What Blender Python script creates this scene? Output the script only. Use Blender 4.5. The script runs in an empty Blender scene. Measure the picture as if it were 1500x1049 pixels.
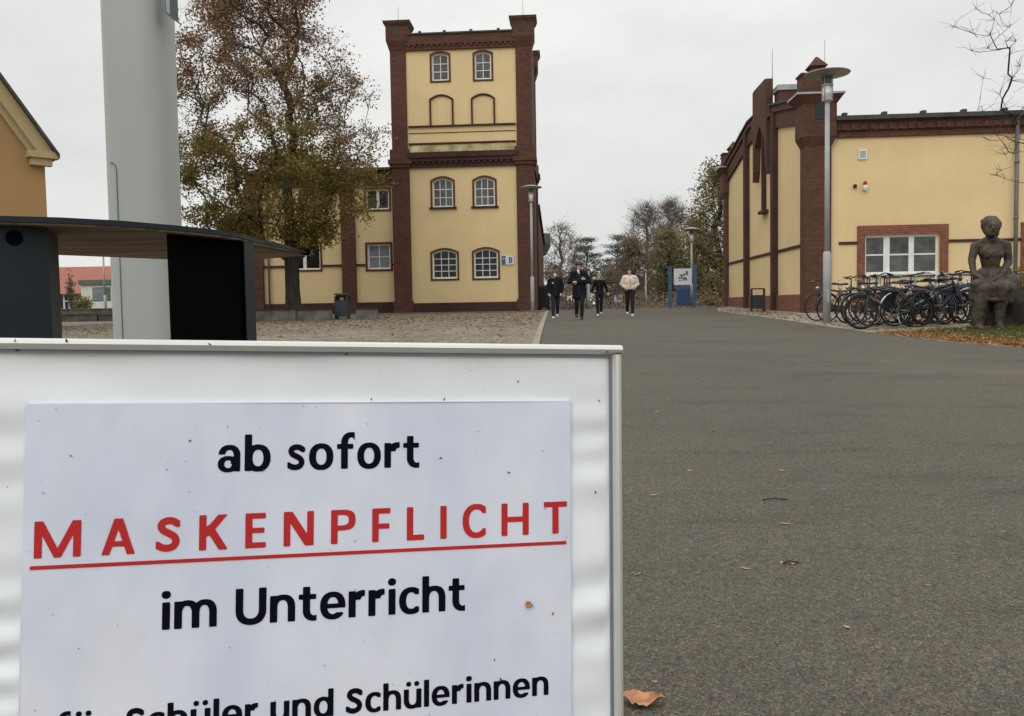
import bpy, math, random
import numpy as np
from mathutils import Matrix, Vector
from math import sin, cos, pi, radians, sqrt, atan2
SC = bpy.context.scene
COL = SC.collection
R = random.Random(7)

# ---------------------------------------------------------------- camera
F, CX, CY = 1200.0, 750.0, 511.0
CAMZ = 1.0
_a, _p, _r = math.atan(77 / F), math.atan(63 / F), 0.0175
_fw = Vector((-sin(_a) * cos(_p), cos(_a) * cos(_p), -sin(_p)))
_r0 = Vector((cos(_a), sin(_a), 0)); _u0 = _r0.cross(_fw)
_rt = cos(_r) * _r0 - sin(_r) * _u0
_up = cos(_r) * _u0 + sin(_r) * _r0
CAM = Vector((0, 0, CAMZ))
cd = bpy.data.cameras.new('camera'); co = bpy.data.objects.new('camera', cd); COL.objects.link(co)
co.matrix_world = Matrix(((_rt.x, _up.x, -_fw.x, 0), (_rt.y, _up.y, -_fw.y, 0), (_rt.z, _up.z, -_fw.z, CAMZ), (0, 0, 0, 1)))
cd.sensor_width = 36; cd.lens = 36 * F / 1500; cd.shift_y = -(524.5 - CY) / 1500
cd.clip_start = .05; cd.clip_end = 2000
SC.camera = co

def ray(px, py):
    return _rt * ((px - CX) / F) + _up * (-(py - CY) / F) + _fw
def W(px, py, Y):                       # the point of the vertical plane y = Y seen at a pixel
    d = ray(px, py); return CAM + d * (Y / d.y)
def WX(px, py, X):
    d = ray(px, py); return CAM + d * (X / d.x)
def RC(x0, y0, x1, y1, Y):              # pixel rectangle -> X0, X1, Z0, Z1 on plane y = Y
    c = W((x0 + x1) / 2, (y0 + y1) / 2, Y)
    w = (W(x1, (y0 + y1) / 2, Y).x - W(x0, (y0 + y1) / 2, Y).x) / 2
    h = (W((x0 + x1) / 2, y0, Y).z - W((x0 + x1) / 2, y1, Y).z) / 2
    return c.x - w, c.x + w, c.z - h, c.z + h

_gy = [-60, 0, 16, 20, 25, 28, 31, 37, 41, 60, 3000]
_gz = [-.3, 0, .40, .475, .54, .565, .605, .69, .755, .76, .76]
def sstep(a, b, x):
    t = min(1, max(0, (x - a) / (b - a))); return t * t * (3 - 2 * t)
def gz(x, y):
    z = float(np.interp(y, _gy, _gz))
    m = math.exp(-(((x - 9.2) / 2.6) ** 2 + ((y - 15.4) / 2.6) ** 2)) * .10 * sstep(5.6, 7.5, x)
    return z + m + .02 * sstep(5, 7, x) * (1 if y < 60 else 0)

# ---------------------------------------------------------------- materials
def newmat(name):
    m = bpy.data.materials.new(name); m.use_nodes = True
    nt = m.node_tree; b = nt.nodes['Principled BSDF']; return m, nt, b
def c4(c): return (c[0], c[1], c[2], 1)
def N(nt, t, **kw):
    n = nt.nodes.new(t)
    for k, v in kw.items():
        if k in n.inputs: n.inputs[k].default_value = v
        else: setattr(n, k, v)
    return n
def noise(nt, vec, scale, detail=4, rough=.6):
    n = N(nt, 'ShaderNodeTexNoise', Scale=scale, Detail=detail, Roughness=rough)
    nt.links.new(vec, n.inputs['Vector']); return n.outputs['Fac']
def ramp(nt, fac, stops):
    r = N(nt, 'ShaderNodeValToRGB'); e = r.color_ramp.elements
    while len(e) < len(stops): e.new(.5)
    for i, (p, c) in enumerate(stops):
        e[i].position = p; e[i].color = c4(c) if len(c) == 3 else c
    nt.links.new(fac, r.inputs['Fac']); return r.outputs['Color']
def mix(nt, fac, a, b, mode='MIX'):
    m = N(nt, 'ShaderNodeMix'); m.data_type = 'RGBA'; m.blend_type = mode
    for k, v in (('Factor', fac), ('A', a), ('B', b)):
        s = [i for i in m.inputs if i.name == k and (k == 'Factor' and i.type == 'VALUE' or k != 'Factor' and i.type == 'RGBA')][0]
        if hasattr(v, 'default_value') or hasattr(v, 'is_linked'): nt.links.new(v, s)
        else: s.default_value = v if k == 'Factor' else c4(v)
    return [o for o in m.outputs if o.type == 'RGBA'][0]
def bump(nt, b, h, strength=.3, dist=.01):
    n = N(nt, 'ShaderNodeBump', Strength=strength, Distance=dist)
    nt.links.new(h, n.inputs['Height']); nt.links.new(n.outputs['Normal'], b.inputs['Normal'])
def coord(nt): return N(nt, 'ShaderNodeTexCoord').outputs['Object']
def mapped(nt, vec, scale=(1, 1, 1)):
    m = N(nt, 'ShaderNodeMapping'); m.inputs['Scale'].default_value = scale
    nt.links.new(vec, m.inputs['Vector']); return m.outputs['Vector']

def mat(name, c, rough=.8, var=.12, scale=3., bs=0., bd=.01, metal=0., spec=.4, fine=None, stretch=(1, 1, 1)):
    m, nt, b = newmat(name)
    v = mapped(nt, coord(nt), stretch)
    f = noise(nt, v, scale)
    lo = tuple(x * (1 - 1.6 * var) for x in c); hi = tuple(min(1, x * (1 + 1.2 * var)) for x in c)
    colr = ramp(nt, f, [(.3, lo), (.7, hi)])
    nt.links.new(colr, b.inputs['Base Color'])
    b.inputs['Roughness'].default_value = rough; b.inputs['Metallic'].default_value = metal
    b.inputs['Specular IOR Level'].default_value = spec
    if bs: bump(nt, b, noise(nt, v, fine or scale * 8), bs, bd)
    return m

def brickmat(name, c1, c2, mortar, stain=.25):
    m, nt, b = newmat(name)
    co_ = coord(nt); s = N(nt, 'ShaderNodeSeparateXYZ'); nt.links.new(co_, s.inputs[0])
    ad = N(nt, 'ShaderNodeMath', operation='ADD'); nt.links.new(s.outputs[0], ad.inputs[0]); nt.links.new(s.outputs[1], ad.inputs[1])
    cb = N(nt, 'ShaderNodeCombineXYZ'); nt.links.new(ad.outputs[0], cb.inputs[0]); nt.links.new(s.outputs[2], cb.inputs[1])
    bt = N(nt, 'ShaderNodeTexBrick', Scale=1., **{'Mortar Size': .006, 'Brick Width': .25, 'Row Height': .077, 'Bias': -.1})
    bt.inputs['Color1'].default_value = c4(c1); bt.inputs['Color2'].default_value = c4(c2); bt.inputs['Mortar'].default_value = c4(mortar)
    nt.links.new(cb.outputs[0], bt.inputs['Vector'])
    n1 = noise(nt, co_, .9, 6); n2 = noise(nt, co_, 9, 4)
    g = ramp(nt, n1, [(.3, (1 - stain, 1 - stain, 1 - stain)), (.65, (1.0, 1.0, 1.0))])
    g2 = ramp(nt, n2, [(.35, (.78, .78, .78)), (.65, (1, 1, 1))])
    a = mix(nt, 1., bt.outputs['Color'], g, 'MULTIPLY'); a = mix(nt, 1., a, g2, 'MULTIPLY')
    nt.links.new(a, b.inputs['Base Color']); b.inputs['Roughness'].default_value = .85
    b.inputs['Specular IOR Level'].default_value = .25
    bump(nt, b, bt.outputs['Fac'], -.4, .006)
    return m

def plaster(name, c, streak=(.45, .38, .2)):
    m, nt, b = newmat(name)
    co_ = coord(nt)
    f = noise(nt, co_, .55, 5); f2 = noise(nt, mapped(nt, co_, (3.5, 3.5, .35)), 1.2, 5); f3 = noise(nt, co_, 60, 3)
    base = ramp(nt, f, [(.3, tuple(x * .93 for x in c)), (.7, tuple(x * 1.05 for x in c))])
    st = ramp(nt, f2, [(.3, (.965, .96, .95)), (.65, (1, 1, 1))])
    a = mix(nt, 1., base, st, 'MULTIPLY')
    nt.links.new(a, b.inputs['Base Color']); b.inputs['Roughness'].default_value = .9; b.inputs['Specular IOR Level'].default_value = .2
    bump(nt, b, f3, .25, .004)
    return m

def leafmat(name, stops, rough=.7):
    m, nt, b = newmat(name)
    g = N(nt, 'ShaderNodeNewGeometry')
    n = noise(nt, coord(nt), .8, 3)
    ma = N(nt, 'ShaderNodeMath', operation='MULTIPLY_ADD'); ma.inputs[1].default_value = .75; 
    nt.links.new(g.outputs['Random Per Island'], ma.inputs[0])
    mm = N(nt, 'ShaderNodeMath', operation='MULTIPLY'); mm.inputs[1].default_value = .3; nt.links.new(n, mm.inputs[0])
    nt.links.new(mm.outputs[0], ma.inputs[2])
    nt.links.new(ramp(nt, ma.outputs[0], stops), b.inputs['Base Color'])
    b.inputs['Roughness'].default_value = rough; b.inputs['Specular IOR Level'].default_value = .2
    tr = N(nt, 'ShaderNodeBsdfTranslucent'); ms = N(nt, 'ShaderNodeMixShader', Fac=.3)
    nt.links.new(ramp(nt, ma.outputs[0], stops), tr.inputs['Color'])
    nt.links.new(b.outputs[0], ms.inputs[1]); nt.links.new(tr.outputs[0], ms.inputs[2])
    nt.links.new(ms.outputs[0], nt.nodes['Material Output'].inputs['Surface'])
    return m

M = {}
M['brick'] = brickmat('dark_brick', (.136, .054, .034), (.082, .036, .025), (.14, .09, .065))
M['brick_red'] = brickmat('red_brick', (.27, .085, .048), (.17, .058, .038), (.27, .19, .14), .12)
M['brick_dark'] = brickmat('weathered_brick', (.085, .038, .030), (.055, .028, .024), (.09, .06, .05), .35)
M['yellow'] = plaster('yellow_plaster', (.73, .56, .305))
M['yellow2'] = plaster('niche_plaster', (.71, .54, .30))
M['stained'] = mat('mossy_ledge_plaster', (.40, .33, .17), .9, .4, 1.3)
M['ochre'] = plaster('ochre_plaster', (.37, .225, .10))
M['ochre_trim'] = plaster('ochre_trim', (.42, .33, .17))
M['white'] = mat('white_paint', (.72, .72, .70), .5, .05, 4)
M['glass'] = mat('window_glass', (.055, .055, .05), .06, .6, 2.2, spec=.8)
M['glass_dark'] = mat('dark_window_glass', (.015, .016, .018), .12, .6, 2.0, spec=.35)
M['glass_pale'] = mat('pale_window_glass', (.17, .20, .22), .15, .25, 1.0, spec=.7)
M['roof'] = mat('roofing_felt', (.06, .058, .052), .8, .3, 2.)
M['zinc'] = mat('zinc_sheet', (.33, .35, .36), .45, .15, 3., metal=.3)
M['pipe'] = mat('grey_downpipe', (.13, .135, .13), .5, .15, 3.)
M['lampgrey'] = mat('lamp_post_paint', (.36, .375, .38), .5, .08, 3.)
M['lampdisc'] = mat('lamp_disc', (.30, .29, .25), .5, .15, 3.)
M['lampglass'] = mat('lamp_glass', (.75, .77, .75), .15, .15, 8., spec=.8)
M['pole'] = mat('painted_mast', (.345, .36, .345), .42, .05, 1.4, stretch=(1, 1, .3))
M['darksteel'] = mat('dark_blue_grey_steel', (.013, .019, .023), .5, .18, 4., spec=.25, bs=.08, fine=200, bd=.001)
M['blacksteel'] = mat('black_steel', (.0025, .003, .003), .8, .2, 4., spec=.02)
M['wood'] = mat('weathered_wood', (.20, .14, .09), .8, .5, 7., bs=.5, fine=30, bd=.003, stretch=(.6, 5, 5))
M['concrete'] = mat('old_concrete', (.125, .12, .10), .9, .35, 2., bs=.4, fine=30)
M['alu'] = mat('aluminium_frame', (.56, .56, .52), .38, .05, 3., metal=.35, spec=.5)
M['alu_in'] = mat('aluminium_groove', (.20, .21, .22), .4, .1, 3., metal=.3)
M['black'] = mat('black_plastic', (.018, .02, .022), .5, .2, 6.)
M['bin'] = mat('litter_bin_paint', (.022, .032, .040), .45, .2, 5.)
M['bark'] = mat('tree_bark', (.040, .034, .028), .9, .4, 6., bs=.8, fine=14, bd=.03, stretch=(1, 1, .25))
M['bark2'] = mat('grey_bark', (.14, .12, .10), .9, .3, 6., bs=.5, fine=20, bd=.02)  # grey bark, lightened further in place of haze on far trees
M['blue'] = mat('blue_enamel', (.045, .105, .22), .5, .12, 5.)
M['blue2'] = mat('dark_blue_panel', (.03, .06, .17), .4, .15, 5.)
M['tile'] = mat('red_roof_tiles', (.30, .105, .07), .8, .15, 5., bs=.5, fine=18, bd=.05)
M['pale'] = mat('pale_render', (.60, .64, .52), .8, .05, 2.)
M['stone'] = mat('statue_stone', (.058, .042, .027), .6, .5, 5.5, bs=.8, fine=26, bd=.015)
M['stone2'] = mat('rough_block_stone', (.026, .022, .016), .9, .4, 4., bs=.9, fine=14, bd=.03)
M['galv'] = mat('galvanised_tube', (.25, .27, .27), .4, .15, 5., metal=.5)
M['skin'] = mat('skin', (.52, .30, .22), .6, .05, 5.)
M['ink'] = mat('black_print', (.0035, .0045, .008), .7, .1, 6., spec=.04)
M['red'] = mat('red_print', (.47, .022, .022), .5, .06, 8., spec=.2)
M['speck'] = mat('dirt_speck', (.03, .025, .02), .9, .3, 9.)
M['rubber'] = mat('tyre_rubber', (.012, .012, .012), .8, .2, 9.)
M['chrome'] = mat('bright_metal', (.45, .45, .45), .25, .1, 9., metal=.8)
M['orange'] = mat('orange_reflector', (.55, .15, .03), .3, .1, 9.)
M['signwhite'] = mat('sign_white', (.62, .66, .70), .4, .04, 3.)
M['linden'] = leafmat('autumn_green_leaves', [(.0, (.060, .065, .014)), (.3, (.125, .125, .024)), (.6, (.21, .18, .040)), (.85, (.31, .19, .045)), (1., (.27, .11, .034))])
M['russet'] = leafmat('russet_leaves', [(.0, (.10, .060, .036)), (.35, (.19, .105, .060)), (.7, (.28, .155, .085)), (1., (.26, .21, .07))])
M['olive'] = leafmat('olive_leaves', [(.0, (.10, .09, .042)), (.5, (.20, .17, .065)), (1., (.31, .22, .08))])  # lightened: distance haze put into the leaf colours
M['brownleaf'] = leafmat('withered_leaves', [(.0, (.12, .095, .070)), (.5, (.20, .15, .108)), (1., (.27, .20, .13))])  # brown leaves paled in colour to stand for haze over the far trees
M['needle'] = leafmat('pine_needles', [(.0, (.022, .034, .026)), (.6, (.042, .060, .042)), (1., (.07, .08, .055))])  # needle colours lightened in place of haze
M['yellowleaf'] = leafmat('yellow_leaves', [(.0, (.10, .075, .01)), (.5, (.30, .20, .02)), (1., (.42, .27, .03))])
M['litter'] = leafmat('orange_leaf_litter', [(.0, (.13, .050, .018)), (.4, (.30, .115, .035)), (.75, (.46, .21, .07)), (1., (.52, .34, .14))])
M['litter2'] = leafmat('dull_leaf_litter', [(.0, (.07, .042, .022)), (.4, (.17, .10, .05)), (.8, (.27, .17, .075)), (1., (.24, .20, .06))])
M['grass'] = leafmat('grass_blades', [(.0, (.04, .065, .014)), (.6, (.075, .105, .024)), (1., (.14, .14, .04))])
M['bigleaf'] = mat('dry_brown_leaf', (.42, .19, .085), .6, .3, 40., bs=.4, fine=90, bd=.003)
M['paleleaf'] = mat('pale_dry_leaf', (.36, .24, .14), .7, .35, 30.)
M['greybuild'] = mat('grey_fascia', (.10, .12, .11), .7, .1, 2.)

def groundmats():
    # asphalt
    m, nt, b = newmat('asphalt'); c = coord(nt)
    v = N(nt, 'ShaderNodeTexVoronoi', Scale=210.); nt.links.new(c, v.inputs['Vector'])
    grains = ramp(nt, v.outputs['Color'], [(.1, (.42, .41, .39)), (.5, (.92, .91, .88)), (.8, (1.35, 1.28, 1.15)), (.95, (2.4, 2.15, 1.75))])
    big = noise(nt, c, .35, 6); mid = noise(nt, c, 2.6, 5, .7); mf = noise(nt, c, 45, 4, .75)
    base = ramp(nt, big, [(.3, (.076, .067, .053)), (.45, (.090, .080, .065)), (.6, (.096, .085, .069)), (.7, (.114, .101, .083))])
    md = ramp(nt, noise(nt, mapped(nt, c, (.5, 1.6, 1)), 1.6, 6, .7), [(.34, (.74, .73, .71)), (.46, (.96, .96, .95)), (.7, (1.07, 1.06, 1.05))])
    mg = ramp(nt, mf, [(.3, (.66, .66, .65)), (.5, (1, 1, .99)), (.72, (1.36, 1.33, 1.27))])
    a = mix(nt, 1., base, grains, 'MULTIPLY'); a = mix(nt, 1., a, md, 'MULTIPLY'); a = mix(nt, 1., a, mg, 'MULTIPLY')
    nt.links.new(a, b.inputs['Base Color']); b.inputs['Roughness'].default_value = .85; b.inputs['Specular IOR Level'].default_value = .3
    bump(nt, b, v.outputs['Distance'], .55, .005); M['asphalt'] = m
    # cobbles
    for nm, cc, sc in (('cobble', (.24, .195, .14), 8.), ('cobble_pale', (.33, .285, .22), 9.)):
        m, nt, b = newmat(nm); c = coord(nt)
        v = N(nt, 'ShaderNodeTexVoronoi', Scale=sc); v.feature = 'DISTANCE_TO_EDGE'; nt.links.new(c, v.inputs['Vector'])
        v2 = N(nt, 'ShaderNodeTexVoronoi', Scale=sc); nt.links.new(c, v2.inputs['Vector'])
        cell = ramp(nt, v2.outputs['Color'], [(.1, tuple(x * .72 for x in cc)), (.5, cc), (.9, tuple(x * 1.3 for x in cc))])
        jo = ramp(nt, v.outputs['Distance'], [(.03, (.38, .36, .30)), (.12, (1, 1, 1))])
        a = mix(nt, 1., cell, jo, 'MULTIPLY')
        pt = noise(nt, c, .7, 5); a = mix(nt, 1., a, ramp(nt, pt, [(.35, (.68, .70, .62)), (.6, (1, 1, 1))]), 'MULTIPLY')
        nt.links.new(a, b.inputs['Base Color']); b.inputs['Roughness'].default_value = .85
        bump(nt, b, jo, .6, .02); M[nm] = m
    m, nt, b = newmat('soil'); c = coord(nt)
    a = ramp(nt, noise(nt, c, 1.3, 8, .7), [(.3, (.05, .045, .024)), (.5, (.075, .065, .035)), (.7, (.11, .085, .045))])
    nt.links.new(a, b.inputs['Base Color']); b.inputs['Roughness'].default_value = .95; M['soil'] = m
    M['kerb'] = mat('kerb_stone', (.27, .23, .18), .85, .25, 3., bs=.4, fine=30)
groundmats()

# ---------------------------------------------------------------- mesh builder
class MB:
    def __init__(s, xf=None): s.v = []; s.f = []; s.mi = []; s.cur = 0; s.xf = xf; s.smooth = []
    def add(s, vs, fs, smooth=False):
        o = len(s.v)
        s.v += [tuple(s.xf(*p)) for p in vs] if s.xf else [tuple(p) for p in vs]
        for f in fs: s.f.append(tuple(o + i for i in f)); s.mi.append(s.cur); s.smooth.append(smooth)
        return s
    def box(s, x0, x1, y0, y1, z0, z1):
        return s.add([(x0, y0, z0), (x1, y0, z0), (x1, y1, z0), (x0, y1, z0), (x0, y0, z1), (x1, y0, z1), (x1, y1, z1), (x0, y1, z1)],
                     [(0, 3, 2, 1), (4, 5, 6, 7), (0, 1, 5, 4), (1, 2, 6, 5), (2, 3, 7, 6), (3, 0, 4, 7)])
    def hexa(s, b, t):
        return s.add(list(b) + list(t), [(3, 2, 1, 0), (4, 5, 6, 7), (0, 1, 5, 4), (1, 2, 6, 5), (2, 3, 7, 6), (3, 0, 4, 7)])
    def poly(s, pts, a0, a1, axis='y'):        # extruded polygon
        n = len(pts)
        if axis == 'y': A = [(p[0], a0, p[1]) for p in pts]; B = [(p[0], a1, p[1]) for p in pts]
        elif axis == 'z': A = [(p[0], p[1], a0) for p in pts]; B = [(p[0], p[1], a1) for p in pts]
        else: A = [(a0, p[0], p[1]) for p in pts]; B = [(a1, p[0], p[1]) for p in pts]
        fs = [tuple(range(n)), tuple(range(2 * n - 1, n - 1, -1))] + [(i, i + n, (i + 1) % n + n, (i + 1) % n) for i in range(n)]
        return s.add(A + B, fs)
    def tube(s, pts, r, n=8, cap=True, smooth=True):
        pts = [Vector(p) for p in pts]; m = len(pts)
        rs = r if isinstance(r, (list, tuple)) else [r] * m
        vs = []; prev = None
        for i, p in enumerate(pts):
            t = (pts[min(i + 1, m - 1)] - pts[max(i - 1, 0)])
            t = t.normalized() if t.length > 1e-9 else Vector((0, 0, 1))
            if prev is None:
                a = Vector((0, 0, 1)) if abs(t.z) < .9 else Vector((1, 0, 0))
                u = t.cross(a).normalized()
            else:
                u = (prev - t * prev.dot(t)); u = u.normalized() if u.length > 1e-6 else t.orthogonal().normalized()
            prev = u; w = t.cross(u)
            for k in range(n):
                an = 2 * pi * k / n; vs.append(p + (u * cos(an) + w * sin(an)) * rs[i])
        fs = [(i * n + k, i * n + (k + 1) % n, (i + 1) * n + (k + 1) % n, (i + 1) * n + k) for i in range(m - 1) for k in range(n)]
        if cap: fs += [tuple(range(n - 1, -1, -1)), tuple((m - 1) * n + k for k in range(n))]
        return s.add(vs, fs, smooth)
    def lathe(s, prof, c=(0, 0, 0), n=20, smooth=True):
        vs = []; m = len(prof)
        for (r, z) in prof:
            for k in range(n): vs.append((c[0] + r * cos(2 * pi * k / n), c[1] + r * sin(2 * pi * k / n), c[2] + z))
        fs = [(i * n + k, i * n + (k + 1) % n, (i + 1) * n + (k + 1) % n, (i + 1) * n + k) for i in range(m - 1) for k in range(n)]
        fs += [tuple(range(n - 1, -1, -1)), tuple((m - 1) * n + k for k in range(n))]
        return s.add(vs, fs, smooth)
    def ring(s, c, rad, tr, n=28, k=6, plane='xz', squash=1.):
        vs = []
        for i in range(n):
            a = 2 * pi * i / n
            for j in range(k):
                b = 2 * pi * j / k; rr = rad + tr * cos(b); q = tr * sin(b) * squash
                if plane == 'xz': vs.append((c[0] + rr * cos(a), c[1] + q, c[2] + rr * sin(a)))
                elif plane == 'xy': vs.append((c[0] + rr * cos(a), c[1] + rr * sin(a), c[2] + q))
        fs = [(i * k + j, ((i + 1) % n) * k + j, ((i + 1) % n) * k + (j + 1) % k, i * k + (j + 1) % k) for i in range(n) for j in range(k)]
        return s.add(vs, fs, True)
    def ball(s, c, r, n=10, m=7, rot=None):
        rx, ry, rz = r if isinstance(r, (tuple, list)) else (r, r, r)
        vs = []
        for i in range(m + 1):
            t = pi * i / m
            for k in range(n):
                p = Vector((rx * sin(t) * cos(2 * pi * k / n), ry * sin(t) * sin(2 * pi * k / n), rz * cos(t)))
                if rot is not None: p = rot @ p
                vs.append(Vector(c) + p)
        fs = [(i * n + k, (i + 1) * n + k, (i + 1) * n + (k + 1) % n, i * n + (k + 1) % n) for i in range(m) for k in range(n)]
        return s.add(vs, fs, True)
    def capsule(s, p0, p1, r0, r1, n=12):
        p0 = Vector(p0); p1 = Vector(p1); s.tube([p0, p1], [r0, r1], n); s.ball(p0, r0, n, 8); s.ball(p1, r1, n, 8); return s
    def band(s, path, w, y0, y1, closed=False):   # ribbon of width w outside an (x,z) path, extruded y0..y1 ; w>0 = left of travel direction
        n = len(path); out = []
        for i in range(n):
            a = path[(i - 1) % n] if (closed or i > 0) else None
            b = path[(i + 1) % n] if (closed or i < n - 1) else None
            p = path[i]
            def nrm(u, v):
                dx, dz = v[0] - u[0], v[1] - u[1]; l = math.hypot(dx, dz) or 1; return (-dz / l, dx / l)
            ns = [nrm(a, p)] if a else []
            if b: ns.append(nrm(p, b))
            nx = sum(q[0] for q in ns); nz = sum(q[1] for q in ns); l = math.hypot(nx, nz) or 1
            nx /= l; nz /= l; k = max(.4, nx * ns[0][0] + nz * ns[0][1])
            out.append((p[0] + nx * w / k, p[1] + nz * w / k))
        for i in range(n if closed else n - 1):
            j = (i + 1) % n
            a, b, c, d = path[i], path[j], out[j], out[i]
            vs = [(q[0], y0, q[1]) for q in (a, b, c, d)] + [(q[0], y1, q[1]) for q in (a, b, c, d)]
            fs = [(0, 1, 2, 3), (7, 6, 5, 4), (0, 4, 5, 1), (2, 6, 7, 3)]
            if not closed and i == 0: fs.append((3, 7, 4, 0))
            if not closed and i == n - 2: fs.append((1, 5, 6, 2))
            s.add(vs, fs)
        return s
    def mesh(s, name, off=(0, 0, 0), mats=()):
        me = bpy.data.meshes.new(name)
        me.from_pydata([(a - off[0], b - off[1], c - off[2]) for a, b, c in s.v], [], s.f)
        for m_ in mats: me.materials.append(m_)
        if len(mats) > 1: me.polygons.foreach_set('material_index', s.mi)
        me.polygons.foreach_set('use_smooth', s.smooth)
        me.update(); return me

def props(o, label=None, cat=None, group=None, kind=None):
    if label: o['label'] = label
    if cat: o['category'] = cat
    if group: o['group'] = group
    if kind: o['kind'] = kind
    return o
def thing(name, label, cat, loc=(0, 0, 0), group=None, rz=0, local=False):
    o = bpy.data.objects.new(name, None); COL.objects.link(o); o.location = loc; o.rotation_euler = (0, 0, rz)
    o.empty_display_size = .2
    OFF[o.name] = (0, 0, 0) if local else tuple(loc)
    return props(o, label, cat, group)
OFF = {}
def part(name, mb, m, parent, label=None, kind=None):
    mats = m if isinstance(m, (list, tuple)) else (m,)
    off = OFF[parent.name]
    o = bpy.data.objects.new(name, mb.mesh(name, off, mats)); COL.objects.link(o); o.parent = parent
    OFF[o.name] = off
    return props(o, label, kind=kind)
def single(name, mb, m, label, cat, loc=(0, 0, 0), group=None, kind=None, local=False):
    mats = m if isinstance(m, (list, tuple)) else (m,)
    o = bpy.data.objects.new(name, mb.mesh(name, (0, 0, 0) if local else loc, mats)); COL.objects.link(o); o.location = loc
    return props(o, label, cat, group, kind)
def struct(name, mb, m):
    o = bpy.data.objects.new(name, mb.mesh(name, (0, 0, 0), m if isinstance(m, (list, tuple)) else (m,))); COL.objects.link(o); o['kind'] = 'structure'; return o
def kids(o): return [c for c in bpy.data.objects if c.parent == o]
def copy_tree(o, parent=None):
    c = o.copy(); COL.objects.link(c)
    if parent: c.parent = parent
    for ch in kids(o): copy_tree(ch, c)
    return c
def organic(mb, voxel, smooth=2, disp=None):       # melt overlapping volumes into ONE continuous surface
    me = mb.mesh('tmp'); o = bpy.data.objects.new('tmp', me); COL.objects.link(o)
    r = o.modifiers.new('r', 'REMESH'); r.mode = 'VOXEL'; r.voxel_size = voxel; r.use_smooth_shade = True
    sm = o.modifiers.new('s', 'SMOOTH'); sm.factor = .5; sm.iterations = smooth
    if disp:
        t = bpy.data.textures.new('t', 'CLOUDS'); t.noise_scale = disp[1]; t.noise_depth = 4
        d = o.modifiers.new('d', 'DISPLACE'); d.texture = t; d.strength = disp[0]; d.mid_level = .5
    dg = bpy.context.evaluated_depsgraph_get(); dg.update()
    ev = bpy.data.meshes.new_from_object(o.evaluated_get(dg))
    bpy.data.objects.remove(o)
    q = MB(); n = len(ev.vertices); co_ = np.empty(n * 3, 'f'); ev.vertices.foreach_get('co', co_)
    q.v = [tuple(p) for p in co_.reshape(-1, 3).tolist()]; q.f = [tuple(p.vertices) for p in ev.polygons]
    q.mi = [0] * len(q.f); q.smooth = [True] * len(q.f); return q

# ---------------------------------------------------------------- world & light
w = bpy.data.worlds.new('World'); SC.world = w; w.use_nodes = True
nt = w.node_tree; bg = nt.nodes['Background']
SUN_EL, SUN_AZ = radians(32), radians(205)      # veiled sun high behind the camera's left shoulder
sky = N(nt, 'ShaderNodeTexSky'); sky.sky_type = 'NISHITA'; sky.sun_disc = False
sky.sun_elevation = SUN_EL; sky.sun_rotation = SUN_AZ; sky.air_density = 1; sky.dust_density = 4
tc = N(nt, 'ShaderNodeTexCoord'); sp = N(nt, 'ShaderNodeSeparateXYZ'); nt.links.new(tc.outputs['Generated'], sp.inputs[0])
lum = ramp(nt, sp.outputs[2], [(.0, (.86, .86, .83)), (.10, (.86, .865, .845)), (.25, (.84, .85, .84)), (.42, (.95, .96, .955)), (1., (2.1, 2.15, 2.2))])
mp = mapped(nt, tc.outputs['Generated'], (1.0, 1.0, 2.2))
cl = noise(nt, mp, 2.2, 6, .55)
clr = ramp(nt, cl, [(.3, (.86, .87, .885)), (.5, (.98, .985, .985)), (.66, (1.11, 1.105, 1.085))])
cloud = mix(nt, 1., lum, clr, 'MULTIPLY')
hs = N(nt, 'ShaderNodeHueSaturation', Saturation=.25, Value=.08); nt.links.new(sky.outputs[0], hs.inputs['Color'])
fin = mix(nt, .93, hs.outputs[0], cloud)
nt.links.new(fin, bg.inputs['Color']); bg.inputs['Strength'].default_value = 1.0
sl = bpy.data.lights.new('sun', 'SUN'); sl.energy = .6; sl.angle = radians(25); sl.color = (1, .96, .9)
so = bpy.data.objects.new('sun', sl); COL.objects.link(so)
_sd = Vector((sin(SUN_AZ) * cos(SUN_EL), cos(SUN_AZ) * cos(SUN_EL), sin(SUN_EL)))
so.rotation_euler = _sd.to_track_quat('Z', 'Y').to_euler()
SC.view_settings.view_transform = 'Standard'; SC.view_settings.look = 'None'; SC.view_settings.gamma = 1
SC.view_settings.exposure = 0

# ================================================================ SETTING
def sheet(name, outline, m, dz, step=.8):
    """outline: function y -> (x0, x1); grid sheet following the terrain"""
    (ya, yb, fn) = outline; mb = MB(); ys = [ya]
    while ys[-1] < yb: ys.append(min(yb, ys[-1] + step * max(1, abs(ys[-1]) / 40)))
    nx = 14; vs = []
    for y in ys:
        a, b_ = fn(y)
        for i in range(nx + 1):
            x = a + (b_ - a) * i / nx; vs.append((x, y, gz(x, y) + dz))
    fs = [(j * (nx + 1) + i, j * (nx + 1) + i + 1, (j + 1) * (nx + 1) + i + 1, (j + 1) * (nx + 1) + i) for j in range(len(ys) - 1) for i in range(nx)]
    mb.add(vs, fs); return struct(name, mb, m)
g = MB()
xs = [-900, -300, -100, -50] + [-30 + i * 1.0 for i in range(61)] + [50, 100, 300, 900]
ys = [-60, -30, -10] + [i * 1.0 for i in range(0, 62)] + [80, 120, 300, 900, 1500]
vs = [(x, y, gz(x, y) - .03) for y in ys for x in xs]
g.add(vs, [(j * len(xs) + i, j * len(xs) + i + 1, (j + 1) * len(xs) + i + 1, (j + 1) * len(xs) + i) for j in range(len(ys) - 1) for i in range(len(xs) - 1)])
struct('ground', g, M['soil'])
_ly = [-8, 0, 14, 33, 44, 60]; _lx = [-.2, -.3, -.42, -.66, -.75, -6]
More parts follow.
